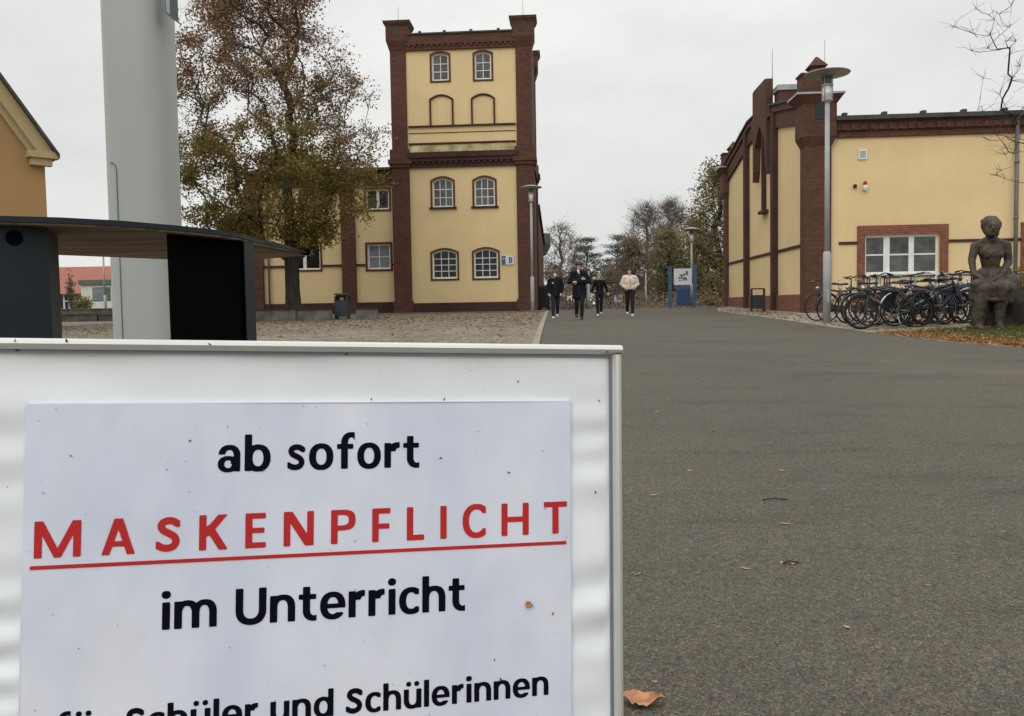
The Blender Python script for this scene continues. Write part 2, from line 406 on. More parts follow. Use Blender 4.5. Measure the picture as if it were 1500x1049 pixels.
_ry = [-8, 6, 9.5, 11.2, 13, 15.4, 17.5, 19.6, 24, 33, 38, 44, 60]; _rx = [12, 9.4, 7.1, 6.3, 5.8, 5.56, 5.52, 5.6, 5.75, 6.1, 7.0, 9.5, 11]
EL = lambda y: float(np.interp(y, _ly, _lx)); ER = lambda y: float(np.interp(y, _ry, _rx))
sheet('asphalt_road', (-8, 41.5, lambda y: (EL(y), ER(y))), M['asphalt'], 0.0, .5)
sheet('cobbled_square', (-8, 39.4, lambda y: (-32, EL(y) - .12)), M['cobble'], .002)
sheet('cobbled_yard', (15.3, 41.5, lambda y: (ER(y) + .12, 22)), M['cobble_pale'], .004)
sheet('lawn', (-8, 15.3, lambda y: (ER(y) + .05, 26)), M['soil'], .006)
def kerb(name, fn, y0, y1, w_, top):
    mb = MB(); y = y0
    while y < y1:
        a, b_ = fn(y), fn(y + .98)
        za, zb = gz(a, y), gz(b_, y + .98)
        mb.hexa([(a, y, za - .1), (a + w_, y, za - .1), (b_ + w_, y + .98, zb - .1), (b_, y + .98, zb - .1)],
                [(a, y, za + top), (a + w_, y, za + top), (b_ + w_, y + .98, zb + top), (b_, y + .98, zb + top)]); y += 1.0
    return struct(name, mb, M['kerb'])
kerb('kerb', lambda y: EL(y) - .125, 3, 39, .12, .022)
kerb('kerb', lambda y: ER(y) + .004, 7, 41, .11, .02)
# paved strip along the foot of the brick tower
mb = MB(); mb.hexa([(-32, 37.6, gz(-5, 37.6) - .1), (-.9, 37.6, gz(-1, 37.6) - .1), (-.9, 39.3, gz(-1, 39.3) - .1), (-32, 39.3, gz(-5, 39.3) - .1)],
                   [(-32, 37.6, gz(-5, 37.6) + .03), (-.9, 37.6, gz(-1, 37.6) + .03), (-.9, 39.3, gz(-1, 39.3) + .03), (-32, 39.3, gz(-5, 39.3) + .03)])
struct('pavement', mb, M['concrete'])

def scatter(n, fx, size, jit=.5, flat=.35, dz=.012, rr=R, seg=5):
    mb = MB()
    for _ in range(n):
        x, y = fx(); s_ = size * rr.uniform(.6, 1.3); a = rr.uniform(0, 2 * pi); z = gz(x, y) + dz
        u = Vector((cos(a), sin(a), rr.uniform(-flat, flat))).normalized(); v_ = Vector((-sin(a), cos(a), rr.uniform(-flat, flat))).normalized()
        c = Vector((x, y, z + .3 * s_ * flat))
        mb.add([c - u * s_, c - v_ * s_ * .5 - u * .15 * s_, c + u * s_, c + v_ * s_ * .55 + u * .1 * s_], [(0, 1, 2), (0, 2, 3)])
    return mb
def verge():
    while True:
        y = R.uniform(9.5, 15.2); d = abs(R.gauss(0, .42)) * (1.6 if y < 12.5 else 1.); x = ER(y) + .03 + d
        return x, y
single('leaf_litter', scatter(4200, verge, .045, dz=.02), M['litter'], 'orange autumn leaves lying thick on the grass along the road edge', 'leaves', kind='stuff')
single('leaf_litter', scatter(1500, lambda: (ER(12) + R.uniform(.5, 9), R.uniform(9, 16.5)), .05, dz=.04), M['litter'], 'thinly scattered leaves in the grass round the seated stone figure', 'leaves', kind='stuff')
single('leaf_litter', scatter(5500, lambda: ((lambda y: (R.uniform(-17, EL(y) - .2), y))(R.triangular(15, 38, 29))), .055, dz=.012), M['litter2'], 'dull brown and yellow leaves scattered over the cobbled square', 'leaves', kind='stuff')
single('leaf_litter', scatter(900, lambda: ((lambda y: (ER(y) + R.uniform(.05, 1.6), y))(R.uniform(15.4, 34))), .05, dz=.012), M['litter2'], 'sparse leaves on the pale cobbles between road and gabled building', 'leaves', kind='stuff')
single('leaf_litter', scatter(6000, lambda: (R.uniform(-9, 22), R.uniform(42, 66)), .12, dz=.02), M['litter2'], 'brown leaf carpet under the far trees', 'leaves', kind='stuff')
mb = MB()
for _ in range(60000):
    y = R.uniform(8.5, 15.3); x = ER(y) + .12 + R.uniform(0, 1) ** .8 * 8.5
    z = gz(x, y); h = R.uniform(.03, .085); a = R.uniform(0, pi); w2 = .006
    lx, ly = R.uniform(-.03, .03), R.uniform(-.03, .03)
    mb.add([(x - w2 * cos(a), y - w2 * sin(a), z), (x + w2 * cos(a), y + w2 * sin(a), z), (x + lx, y + ly, z + h)], [(0, 1, 2)])
single('grass', mb, M['grass'], 'short green grass growing round the seated stone figure', 'grass', kind='stuff')

# ================================================================ BUILDINGS
def arch(x0, x1, zt, rise, n=8):
    """arch points left -> right at top zt"""
    xc, hw = (x0 + x1) / 2, (x1 - x0) / 2
    return [(xc + hw * (-1 + 2 * i / n), zt - rise * (-1 + 2 * i / n) ** 2) for i in range(n + 1)]
def facade(mb, X0, X1, Z0, Z1, Y, holes, dep=.22):
    xs = sorted({X0, X1} | {h[0] for h in holes} | {h[1] for h in holes}); zs = sorted({Z0, Z1} | {h[2] for h in holes} | {h[3] for h in holes})
    for i in range(len(xs) - 1):
        for j in range(len(zs) - 1):
            cx, cz = (xs[i] + xs[i + 1]) / 2, (zs[j] + zs[j + 1]) / 2
            if any(h[0] < cx < h[1] and h[2] < cz < h[3] for h in holes): continue
            mb.add([(xs[i], Y, zs[j]), (xs[i + 1], Y, zs[j]), (xs[i + 1], Y, zs[j + 1]), (xs[i], Y, zs[j + 1])], [(0, 1, 2, 3)])
    for (a, b, c, d, rise) in holes:
        ar = arch(a, b, d, rise) if rise else [(a, d), (b, d)]
        path = [(b, c), (a, c)] + ar
        n = len(path)
        for i in range(n):
            p, q = path[i], path[(i + 1) % n]
            mb.add([(p[0], Y, p[1]), (q[0], Y, q[1]), (q[0], Y + dep, q[1]), (p[0], Y + dep, p[1])], [(0, 1, 2, 3)])
        if rise:
            for i in range(len(ar) - 1):
                p, q = ar[i], ar[i + 1]
                mb.add([(p[0], Y, p[1]), (q[0], Y, q[1]), (q[0], Y, d), (p[0], Y, d)], [(0, 1, 2, 3)])
def window(par, a, b, c, d, Y, rise, cols, rows, xf=None, trim='brick', glass='glass', fw=.065, mw=.035, sill=True, tw=.075, wide=None):
    ar = arch(a, b, d, rise) if rise else [(a, d), (b, d)]
    f = MB(xf); path = [(a, c)] + ar + [(b, c)]
    f.band(path[::-1], fw, Y + .10, Y + .17) ; f.box(a, b, Y + .095, Y + .17, c, c + fw * 1.1)
    ia, ib, ic = a + fw, b - fw, c + fw
    def top(x): return d - fw - (rise * ((x - (a + b) / 2) / ((b - a) / 2)) ** 2 if rise else 0)
    if wide:
        for (xm, wm) in wide: f.box(xm - wm / 2, xm + wm / 2, Y + .098, Y + .168, ic, top(xm))
    else:
        for k in range(1, cols):
            xm = ia + (ib - ia) * k / cols; f.box(xm - mw / 2, xm + mw / 2, Y + .105, Y + .16, ic, top(xm))
    hh = d - rise * .4 - fw - ic
    rr = rows if isinstance(rows, (list, tuple)) else [k / rows for k in range(1, rows)]
    for q in rr:
        zm = ic + hh * q; f.box(ia, ib, Y + .11, Y + .155, zm - mw / 2, zm + mw / 2)
    w_ = part('window', f, M['white'], par)
    p = MB(xf); pts = [(ia - .02, ic - .02)] + [(max(ia - .02, min(ib + .02, x)), z - fw * .7) for x, z in ar] + [(ib + .02, ic - .02)]
    p.add([(x, Y + .135, z) for x, z in pts], [tuple(range(len(pts)))[::-1]])
    part('pane', p, M[glass], w_)
    if trim:
        t = MB(xf); e = .012
        t.band([(a - e, c - e)] + [(x + (-e if i == 0 else e if i == len(ar) - 1 else 0), z + e) for i, (x, z) in enumerate(ar)] + [(b + e, c - e)], tw, Y - .03, Y + .10)
        if not sill: t.box(a - e - tw, b + e + tw, Y - .03, Y + .08, c - e - tw, c - e)
        part('surround', t, M[trim], w_)
    if sill:
        s_ = MB(xf); s_.box(a - tw - .08, b + tw + .08, Y - .09, Y + .09, c - .10, c - .005); part('sill', s_, M['brick_dark'], w_)
    return w_
def dentils(mb, X0, X1, Z, Y, step=.28, w=.13, h=.14, proj=.09):
    n = int((X1 - X0) / step)
    for i in range(n):
        x = X0 + (i + .5) * (X1 - X0) / n; mb.box(x - w / 2, x + w / 2, Y - proj, Y + .02, Z - h, Z)

# ---- brick and yellow tower with its low wing
YT = 39.0
Zg = gz(-5, 39) - .02
tower = thing('tower_building', 'yellow plastered tower with brick corner piers and a low wing beside the leafy tree', 'building', (-5, YT, Zg))
xL = W(599, 240, YT).x; xR = W(756, 240, YT).x           # yellow field
xl0 = W(574.5, 300, YT).x; xr1 = W(783, 300, YT).x       # outer faces of the piers
DEP = 6.2; yb = YT + DEP
Zc = W(680, 244, YT).z                                    # lower cornice underside
Zt = W(680, 71, YT).z
wins = [RC(633, 260.5, 663, 303, YT) + (.16,), RC(694.5, 259.5, 724.5, 301.5, YT) + (.16,), RC(633, 366, 669, 408, YT) + (.16,), RC(694, 364.5, 729, 407, YT) + (.16,),
        RC(632, 77, 656.5, 117, YT) + (.10,), RC(695, 75, 719, 115, YT) + (.10,)]
mb = MB(); Ypl = Zg + .55
facade(mb, xL - .1, xR + .1, Zg + .5, Zt + .3, YT + .12, wins, .2)
mb.box(xl0 + .3, xr1 - .3, YT + .40, yb - .3, Zg, Zt + .3)
wall = part('wall', mb, M['yellow'], tower)
for i, (a, b, c, d, r_) in enumerate(wins):
    window(tower, a, b, c, d, YT + .12, r_, 3 if i < 4 else 2, 4 if i in (2, 3) else 3, glass='glass_dark' if i in (2, 3) else 'glass' if i < 2 else 'glass', sill=i < 2, tw=.085)
# objects on the window ledge behind the lower right panes are too small; blind arches
for (x0, y0, x1, y1) in ((631, 140, 661.5, 183), (692, 138.5, 722.5, 181.5)):
    a, b, c, d = RC(x0, y0, x1, y1, YT); t = MB(); t.band([(a, c)] + arch(a, b, d, .18) + [(b, c)], .075, YT + .04, YT + .14)
    bl = part('blind_arch', t, M['brick_dark'], tower)
    t = MB(); p_ = [(a, c)] + arch(a, b, d, .18) + [(b, c)]; t.add([(x, YT + .115, z) for x, z in p_], [tuple(range(len(p_)))[::-1]]); part('niche', t, M['yellow2'], bl)
t = MB()
for (yy, h, pr, k) in ((183, .07, .10, 0), (192.6, .025, .03, 0), (208.5, .08, .08, 0)):
    z = W(680, yy, YT).z; t.box(xL, xR, YT + .12 - pr, YT + .14, z - h / 2, z + h / 2)
part('ledge', t, M['brick_dark'], tower)
t = MB(); z0 = W(680, 222, YT).z; z1 = W(680, 210, YT).z
t.hexa([(xL, YT - .02, z0), (xR, YT - .02, z0), (xR, YT + .13, z0), (xL, YT + .13, z0)], [(xL, YT + .085, z1), (xR, YT + .085, z1), (xR, YT + .13, z1), (xL, YT + .13, z1)])
part('sloping_ledge', t, M['stained'], tower)
# plinth
t = MB(); t.box(xL - .1, xR + .1, YT - .02, YT + .3, Zg - .1, W(680, 443, YT).z); t.box(xL - .1, xR + .1, YT - .06, YT + .3, Zg - .1, Zg + .12); part('plinth', t, M['brick_dark'], tower)
# cornices
t = MB(); zc1 = W(680, 222, YT).z
t.box(xL - .05, xR + .05, YT - .0, YT + .2, Zc, Zc + .28); t.box(xL - .05, xR + .05, YT - .10, YT + .2, Zc + .28, Zc + .45); t.box(xL - .05, xR + .05, YT - .16, YT + .2, Zc + .45, zc1)
dentils(t, xL, xR, Zc + .30, YT, .26, .12, .13, .085)
part('lower_cornice', t, M['brick_dark'], tower)
zr = W(680, 49, YT).z
t = MB(); t.box(xL - .05, xR + .05, YT + .0, YT + .3, Zt, Zt + .24); t.box(xL - .05, xR + .05, YT - .06, YT + .3, Zt + .24, zr)
dentils(t, xL, xR, Zt + .27, YT, .26, .12, .13, .05); t.box(xl0 + .3, xr1 - .3, YT + .302, yb - .3, Zt + .2, zr - .02)
part('upper_cornice', t, M['brick'], tower)
t = MB(); t.box(xL, xR, YT - .12, yb - .4, zr + .002, zr + .075)
for px in (615, 651, 690, 730): x = W(px, 45, YT).x; t.box(x - .07, x + .07, YT - .1, YT, zr + .07, zr + .16)
part('roof', t, M['roof'], tower)
# corner piers with turrets
def pier(xa, xb, ya, yb_, out):
    p = MB(); xc, yc = (xa + xb) / 2, (ya + yb_) / 2
    zb = W(680, 243, YT).z; zb2 = zb + .5
    p.box(xa - .06, xb + .06, ya - .05, yb_ + .05, Zg, Zg + .62)
    p.box(xa, xb, ya, yb_, Zg, zb)
    p.box(xa - .07, xb + .07, ya - .07, yb_ + .07, zb, zb + .16); p.box(xa - .13, xb + .13, ya - .13, yb_ + .13, zb + .16, zb2 - .12); p.box(xa - .05, xb + .05, ya - .05, yb_ + .05, zb2 - .12, zb2 + .35)
    zt = W(680, 72, YT).z
    p.box(xa + .05, xb - .05, ya + .05, yb_ - .05, zb2 + .35, zt)
    zk = zt + .48
    def sq(e, z): return [(xa - e, ya - e, z), (xb + e, ya - e, z), (xb + e, yb_ + e, z), (xa - e, yb_ + e, z)]
    p.hexa(sq(-.05, zt), sq(.10, zk))
    pr = part('corner_pier', p, M['brick'], tower)
    q = MB(); zh = W(680, 31, YT).z
    q.box(xa - .10, xb + .10, ya - .10, yb_ + .10, zk, zh - .16); q.hexa(sq(.10, zh - .16), sq(.19, zh)); q.box(xa - .20, xb + .20, ya - .20, yb_ + .20, zh, zh + .10)
    part('turret', q, M['brick'], pr)
    q = MB(); q.poly([(xc - .1, zk + .25), (xc + .1, zk + .25), (xc + .1, zk + .62), (xc, zk + .80), (xc - .1, zk + .62)], ya - .115, ya - .09); part('turret_slit', q, M['black'], pr)
    q = MB(); q.hexa([(xa - .23, ya - .23, zh + .10), (xb + .23, ya - .23, zh + .10), (xb + .23, yb_ + .23, zh + .10), (xa - .23, yb_ + .23, zh + .10)], [(xc - .02, yc - .02, zh + .27), (xc + .02, yc - .02, zh + .27), (xc + .02, yc + .02, zh + .27), (xc - .02, yc + .02, zh + .27)])
    part('turret_cap', q, M['zinc'], pr)
    q = MB(); q.tube([(xc, yc, zh + .2), (xc, yc, zh + .95)], .012, 5); part('lightning_rod', q, M['zinc'], pr)
pw = xr1 - xR
pier(xl0, xL, YT, YT + pw, -1); pier(xR, xr1, YT, YT + pw, 1); pier(xR, xr1, yb - pw, yb, 1); pier(xl0, xL, yb - pw, yb, -1)
t = MB(); t.box(xr1 - .3, xr1 - .08, YT + pw, yb - pw, Zg, zr - .02); t.box(xr1 - .32, xr1 + .02, YT + pw + .0, yb - pw, Zc, zc1); part('side_wall', t, M['brick'], tower)
# annex behind the tower, brick, roof falling away
ya0, ya1 = yb + .02, 57.0; xa1 = xr1 - .04
t = MB(); zA = W(788, 302, 45).z; zB = W(797, 357, 57).z
t.hexa([(xa1 - 5.6, ya0, Zg), (xa1, ya0, Zg), (xa1, ya1, Zg), (xa1 - 5.6, ya1, Zg)], [(xa1 - 5.6, ya0, zA), (xa1, ya0, zA), (xa1, ya1, zB), (xa1 - 5.6, ya1, zB)])
ax = part('annex', t, M['brick'], tower)
t = MB(); t.hexa([(xa1 - 5.7, ya0, zA + .01), (xa1 + .12, ya0, zA + .01), (xa1 + .12, ya1 + .1, zB + .01), (xa1 - 5.7, ya1 + .1, zB + .01)], [(xa1 - 5.7, ya0, zA + .12), (xa1 + .12, ya0, zA + .12), (xa1 + .12, ya1 + .1, zB + .12), (xa1 - 5.7, ya1 + .1, zB + .12)])
part('annex_roof', t, M['roof'], ax)
t = MB(); a, b, c, d = RC(792, 342, 806, 364, 57); t.box(xa1 - .2, b, 57.0, 59, c + .25, d); t.hexa([(xa1 - .2, 57.02, c - .35), (b - .35, 57.02, c - .35), (b - .35, 58.9, c - .35), (xa1 - .2, 58.9, c - .35)], [(xa1 - .2, 57.02, c + .25), (b, 57.02, c + .25), (b, 58.9, c + .25), (xa1 - .2, 58.9, c + .25)])
part('oriel', t, M['greybuild'], ax, label='dark green box bay hanging off the far end of the annex')
# wing
YW = 39.35
zwt = W(540, 272, YW).z; zwr = W(540, 250, YW).z
wx1 = xl0 + .05; px1 = [W(362, 350, YW).x, W(384, 350, YW).x, W(500, 350, YW).x, W(520.5, 350, YW).x]
ww = [RC(535.5, 277, 569, 306.5, YW) + (0,), RC(538, 358, 571, 394, YW) + (0,), RC(421, 358, 468, 395, YW) + (0,), RC(440, 280, 467, 306, YW) + (0,)]
t = MB(); facade(t, px1[0], wx1, Zg, zwt + .2, YW + .10, ww, .2); t.box(px1[0] + .1, wx1 + .3, YW + .38, YW + 9, Zg, zwt + .2)
t.box(px1[0], px1[0] + .1, YW + .10, YW + 9, Zg, zwt + .2); part('wing_wall', t, M['yellow'], tower)
for i, (a, b, c, d, r_) in enumerate(ww):
    if i == 2:
        window(tower, a, b, c, d, YW + .10, 0, 2, 1, sill=False, glass='glass_dark', wide=[((a + b) / 2, .16)], tw=.09)
    elif i == 1: window(tower, a, b, c, d, YW + .10, 0, 2, 2, sill=False, glass='glass_pale', tw=.10)
    else: window(tower, a, b, c, d, YW + .10, 0, 2, 1, sill=False, glass='glass' , wide=[((a + b) / 2, .13)], tw=.08)
for (a, b) in ((px1[0] - .1, px1[1]), (px1[2], px1[3])):
    t = MB(); t.box(a, b, YW - .06, YW + .3, Zg, zwt + .25)
    if a < px1[0]: t.box(px1[0] - .1, px1[0] + .3, YW + .3, YW + 9, Zg, zwt + .25)
    part('wing_pier', t, M['brick'], tower)
t = MB(); t.box(px1[0], wx1, YW - .0, YW + .3, zwt, zwr - .3); t.box(px1[0], wx1, YW - .10, YW + .3, zwr - .3, zwr); dentils(t, px1[0], wx1, zwr - .3, YW, .3, .13, .13, .09)
part('wing_frieze', t, M['brick'], tower)
zb_ = W(540, 388, YW).z
for (a, b) in ((px1[1], ww[2][0] - .12), (ww[2][1] + .12, px1[2]), (px1[3], ww[1][0] - .12), (ww[1][1] + .12, wx1)): t = MB(); t.box(a, b, YW + .03, YW + .12, zb_ - .05, zb_ + .05); part('string_course', t, M['brick_dark'], tower)
t = MB(); t.box(px1[0] - .12, wx1, YW - .0, YW + .2, Zg - .1, W(540, 443, YW).z); part('wing_plinth', t, M['brick_dark'], tower)
t = MB(); t.box(px1[0] - .3, wx1, YW - .28, YW - .10, zwr - .02, zwr + .10)
t.hexa([(px1[0] - .3, YW - .10, zwr), (wx1, YW - .10, zwr), (wx1, YW + 9, zwr), (px1[0] - .3, YW + 9, zwr)], [(px1[0] - .3, YW - .10, zwr + .12), (wx1, YW - .10, zwr + .12), (wx1, YW + 9, zwr + .9), (px1[0] - .3, YW + 9, zwr + .9)])
part('wing_roof', t, M['roof'], tower)
t = MB(); x = W(394, 400, YW).x; t.tube([(x, YW - .02, Zg), (x, YW - .02, zwr)], .05, 8); part('downpipe', t, M['pipe'], tower)
# small sign with a blue emblem and the letter B
a, b, c, d = RC(734.5, 374.5, 752.5, 387.5, YT)
sg = thing('house_sign', 'small white sign with blue emblem and letter B on the yellow tower wall', 'sign', (a, YT + .1, c))
t = MB(); t.box(a, b, YT + .06, YT + .10, c, d); part('sign_panel', t, M['signwhite'], sg)
t = MB(); t.box(a + .01, a + .19, YT + .052, YT + .062, c + .01, d - .01); part('emblem', t, M['blue'], sg)
t = MB(); t.ring((a + .10, YT + .05, c + .28), .04, .012, 12, 4); part('emblem_mark', t, M['signwhite'], sg)
SIGN_AT = (a, b, c, d)

# ---- gabled building on the right
YG = 28.0; Zr = gz(9, 28) - .03
XG = WX(1174, 431, 8.1).x
cor = W(1180.5, 440, YG); XG = cor.x
gab = thing('gabled_building', 'long yellow building with brick gable, corner turrets and bicycles parked in front', 'building', (XG, YG, Zr))
def G(xl, yl, z): return (XG + yl, YG - xl, z)         # gable wall frame: xl runs towards the viewer (negative = away), yl into the wall
def gy(px, py): p = WX(px, py, XG); return YG - p.y, p.z   # pixel on gable wall -> (xl, z)
xfar = gy(1062, 440)[0]
zhi = lambda px, py: gy(px, py)[1]
gl = thing  # alias unused
sec = [gy(1176, 157), gy(1160, 159), gy(1122, 165), gy(1101, 180), gy(1067, 236), gy(1062, 243)]
ridge = (gy(1116, 166)[0])
ze = gy(1165, 157)[1]; zm = gy(1116, 166)[1] + .1; xm = (xfar) / 2 * 1.0
def roofz(xl):
    t_ = 1 - abs(xl - xm) / (-xm); return ze + (zm - ze) * min(1, max(0, t_) * 1.25)
# front wall (parallel to the tower front)
XE = 24.0
zf0 = W(1222, 202, YG).z; zf1 = W(1222, 176, YG).z
wa = RC(1268.5, 343.5, 1377.5, 401, YG)
t = MB(); facade(t, XG + .2, XE, Zr, zf0 + .2, YG + .10, [wa + (0,), (W(1511, 380, YG).x, W(1610, 380, YG).x, wa[2], wa[3], 0)], .22); t.box(XG + .6, XE, YG + .5, YG + 13, Zr, zf0 + .2)
xf_ = MB(G); facade(t2 := MB(G), xfar, 0, Zr, ze - .2, .10, [], .2)
top = [(xfar, ze - .25), (0, ze - .25)] + [(x, roofz(x) - .2) for x in [-.6, xm * .6, xm * .8, xm, xm * 1.2, xm * 1.4, xfar + .6]]
t2.poly([(xfar, ze - .26), (0, ze - .26)] + [(xx, roofz(xx) - .15) for xx in np.linspace(0, xfar, 16)], .105, .4)
for vv, ff, mi_, sm_ in ((t2.v, t2.f, t2.mi, t2.smooth),):
    o_ = len(t.v); t.v += vv; t.f += [tuple(o_ + i for i in q) for q in ff]; t.mi += mi_; t.smooth += sm_
part('wall', t, M['yellow'], gab)
wv = window(gab, *wa, YG + .10, 0, 3, [.5], trim=None, sill=False, fw=.07, mw=.05, glass='glass', wide=[(W(1302, 380, YG).x, .20), (W(1338.5, 380, YG).x, .17)])
t = MB(); a, b, c, d = wa; t.box(a - .26, a - .012, YG + .05, YG + .3, Zr, d + .012); t.box(b + .012, b + .28, YG + .05, YG + .3, Zr, d + .012); t.box(a - .26, b + .28, YG + .05, YG + .3, d + .014, d + .32)
part('brick_surround', t, M['brick_red'], wv)
t = MB(); t.box(a - .0, b + .0, YG - .02, YG + .12, c - .06, c - .004); part('sill', t, M['white'], wv)
t = MB(); t.box(a, b, YG + .2, YG + .3, Zr, c - .06); part('breast_panel', t, M['brick_red'], wv)
wv2 = window(gab, W(1511, 380, YG).x, W(1610, 380, YG).x, wa[2], wa[3], YG + .10, 0, 3, [.5], trim=None, sill=False, fw=.07, mw=.05)
a2, b2 = W(1511, 380, YG).x, W(1610, 380, YG).x
t = MB(); t.box(a2 - .30, a2 - .012, YG + .05, YG + .3, Zr, d + .012); t.box(a2 - .30, b2 + .28, YG + .05, YG + .3, d + .014, d + .32); part('brick_surround', t, M['brick_red'], wv2)
t = MB(); zb_ = W(1240, 356, YG).z
t.box(XG + 1.1, a - .27, YG + .055, YG + .12, zb_ - .045, zb_ + .045); t.box(b + .29, a2 - .31, YG + .055, YG + .12, zb_ - .045, zb_ + .045)
g2 = MB(G); xn, zn_ = gy(1174, 360)
g2.box(xfar + .4, -.5, .055, .12, zb_ - .05, zb_ + .05)
o_ = len(t.v); t.v += g2.v; t.f += [tuple(o_ + i for i in q) for q in g2.f]; t.mi += g2.mi; t.smooth += g2.smooth
part('string_course', t, M['brick_dark'], gab)
t = MB(G); t.box(xfar, -.3, .04, .3, Zr - .2, gy(1174, 431)[1]); part('plinth', t, M['brick_red'], gab)
# frieze, dentils and gutter of the front
t = MB(); t.box(XG + 1.0, XE, YG + .02, YG + .3, zf0, zf0 + .22); t.box(XG + 1.0, XE, YG - .06, YG + .3, zf0 + .22, zf1); dentils(t, XG + 1.05, XE - .1, zf0 + .40, YG + .02, .30, .14, .17, .13)
part('frieze', t, M['brick'], gab)
t = MB(); t.box(XG + .9, XE, YG - .24, YG - .065, zf1 - .05, zf1 + .09); part('gutter', t, M['roof'], gab)
t = MB(); t.hexa([(XG + .4, YG - .06, zf1 + .002), (XE, YG - .06, zf1 + .002), (XE, YG + 6.8, zf1 + 1.1), (XG + .4, YG + 6.8, zf1 + 1.1)], [(XG + .4, YG - .06, zf1 + .1), (XE, YG - .06, zf1 + .1), (XE, YG + 6.8, zf1 + 1.2), (XG + .4, YG + 6.8, zf1 + 1.2)])
t.hexa([(XG + .4, YG + 6.8, zf1 + 1.1), (XE, YG + 6.8, zf1 + 1.1), (XE, YG + 13.5, zf1 + .0), (XG + .4, YG + 13.5, zf1 + .0)], [(XG + .4, YG + 6.8, zf1 + 1.2), (XE, YG + 6.8, zf1 + 1.2), (XE, YG + 13.5, zf1 + .1), (XG + .4, YG + 13.5, zf1 + .1)])
for px in (1236, 1294, 1351, 1410, 1469, 1528): x = W(px, 172, YG).x; t.box(x - .07, x + .07, YG - .15, YG + .05, zf1 + .095, zf1 + .20)
part('roof', t, M['roof'], gab)
t = MB(); x = W(1487.5, 300, YG).x; t.tube([(x, YG - .05, Zr), (x, YG - .05, zf1 - .1)], .065, 10)
for zz in (1.2, 3.0, 4.8, 6.2): t.tube([(x, YG - .05, Zr + zz), (x, YG - .05, Zr + zz + .07)], .08, 10)
part('downpipe', t, M['pipe'], gab)
# gable: band under the roofline, flashing, pilasters
t = MB(G)
NX = 26; xsn = list(np.linspace(-.3, xfar + .2, NX))
for i in range(NX - 1):
    x0_, x1_ = xsn[i], xsn[i + 1]; za, zb2_ = roofz(x0_), roofz(x1_)
    t.hexa([(x0_, .0, za - .85), (x1_, .0, zb2_ - .85), (x1_, .4, zb2_ - .85), (x0_, .4, za - .85)], [(x0_, .0, za), (x1_, .0, zb2_), (x1_, .4, zb2_), (x0_, .4, za)])
    t.hexa([(x0_, -.07, za - .25), (x1_, -.07, zb2_ - .25), (x1_, .0, zb2_ - .25), (x0_, .0, za - .25)], [(x0_, -.07, za), (x1_, -.07, zb2_), (x1_, .0, zb2_), (x0_, .0, za)])
part('gable_band', t, M['brick'], gab)
t = MB(G)
for i in range(NX - 1):
    x0_, x1_ = xsn[i], xsn[i + 1]; za, zb2_ = roofz(x0_) + .003, roofz(x1_) + .003
    t.hexa([(x0_, -.14, za), (x1_, -.14, zb2_), (x1_, .42, zb2_), (x0_, .42, za)], [(x0_, -.14, za + .07), (x1_, -.14, zb2_ + .07), (x1_, .42, zb2_ + .07), (x0_, .42, za + .07)])
part('coping', t, M['roof'], gab)
for (p0, p1) in ((1130, 1138), (1090, 1097)):
    xa_, xb_ = gy(p0, 400)[0], gy(p1, 400)[0]; t = MB(G); xc = (xa_ + xb_) / 2
    t.box(xc - .2, xc + .2, -.10, .12, Zr, roofz(xc) - .26); part('pilaster', t, M['brick_dark'], gab)
# central raised piece with pointed blind arch
ca, cb = gy(1108, 150)[0], gy(1128.5, 150)[0]; ctop = gy(1128.5, 113)[1] - .0
t = MB(G); zbm = gy(1112, 262)[1]
cc = (ca + cb) / 2
t.box(ca, cb, -.16, .10, roofz(cc) - .6, ctop - .55)
t.poly([(ca, ctop - .551), (cb, ctop - .551), (cb, ctop - .05), (cb - .25, ctop), (ca + .25, ctop), (ca, ctop - .05)], -.16, .10)
t.box(ca - .35, ca, -.14, .10, roofz(cc) - .6, ctop - 1.15); t.box(cb, cb + .35, -.14, .10, roofz(cc) - .6, ctop - 1.15)
# pointed arch panel below
az = zbm + 1.25
half = (cb - ca) / 2
for s_ in (-1, 1):
    t.poly([(cc + s_ * half, roofz(cc) - .6), (cc + s_ * half, zbm - .1), (cc + s_ * (half - .22), zbm + .35), (cc + s_ * (half - .32), az), (cc, az + .75), (cc, roofz(cc) - .6)][::s_], -.16, .10)
part('gable_crest', t, M['brick'], gab)
t = MB(G); t.box(cc - .10, cc + .10, -.06, .12, gy(1111, 312)[1], az + .6); t.box(cc - .45, cc + .45, -.12, .12, gy(1111, 312)[1] - .12, gy(1111, 312)[1]); t.box(cc - .09, cc + .09, -.2, -.155, ctop - 3.4, ctop - 2.6)
part('blind_lancet', t, M['brick_dark'], gab)
t = MB(G); p0, p1 = gy(1129, 127)[0], gy(1155, 127)[0]
zch = W(1148, 134, 32.2).z; t.box(YG - 32.7, YG - 32.0, .15, .85, roofz(cc) - 1, zch); ch = part('chimney', t, M['brick'], gab)
t = MB(G); t.box(YG - 32.76, YG - 31.94, .09, .91, zch, zch + .20); part('chimney_cap', t, M['zinc'], ch)
t = MB(G); t.tube([(cb - .1, .1, ctop - .1), (cb - .1, .1, ctop + 1.1)], .014, 5); part('lightning_rod', t, M['zinc'], gab)
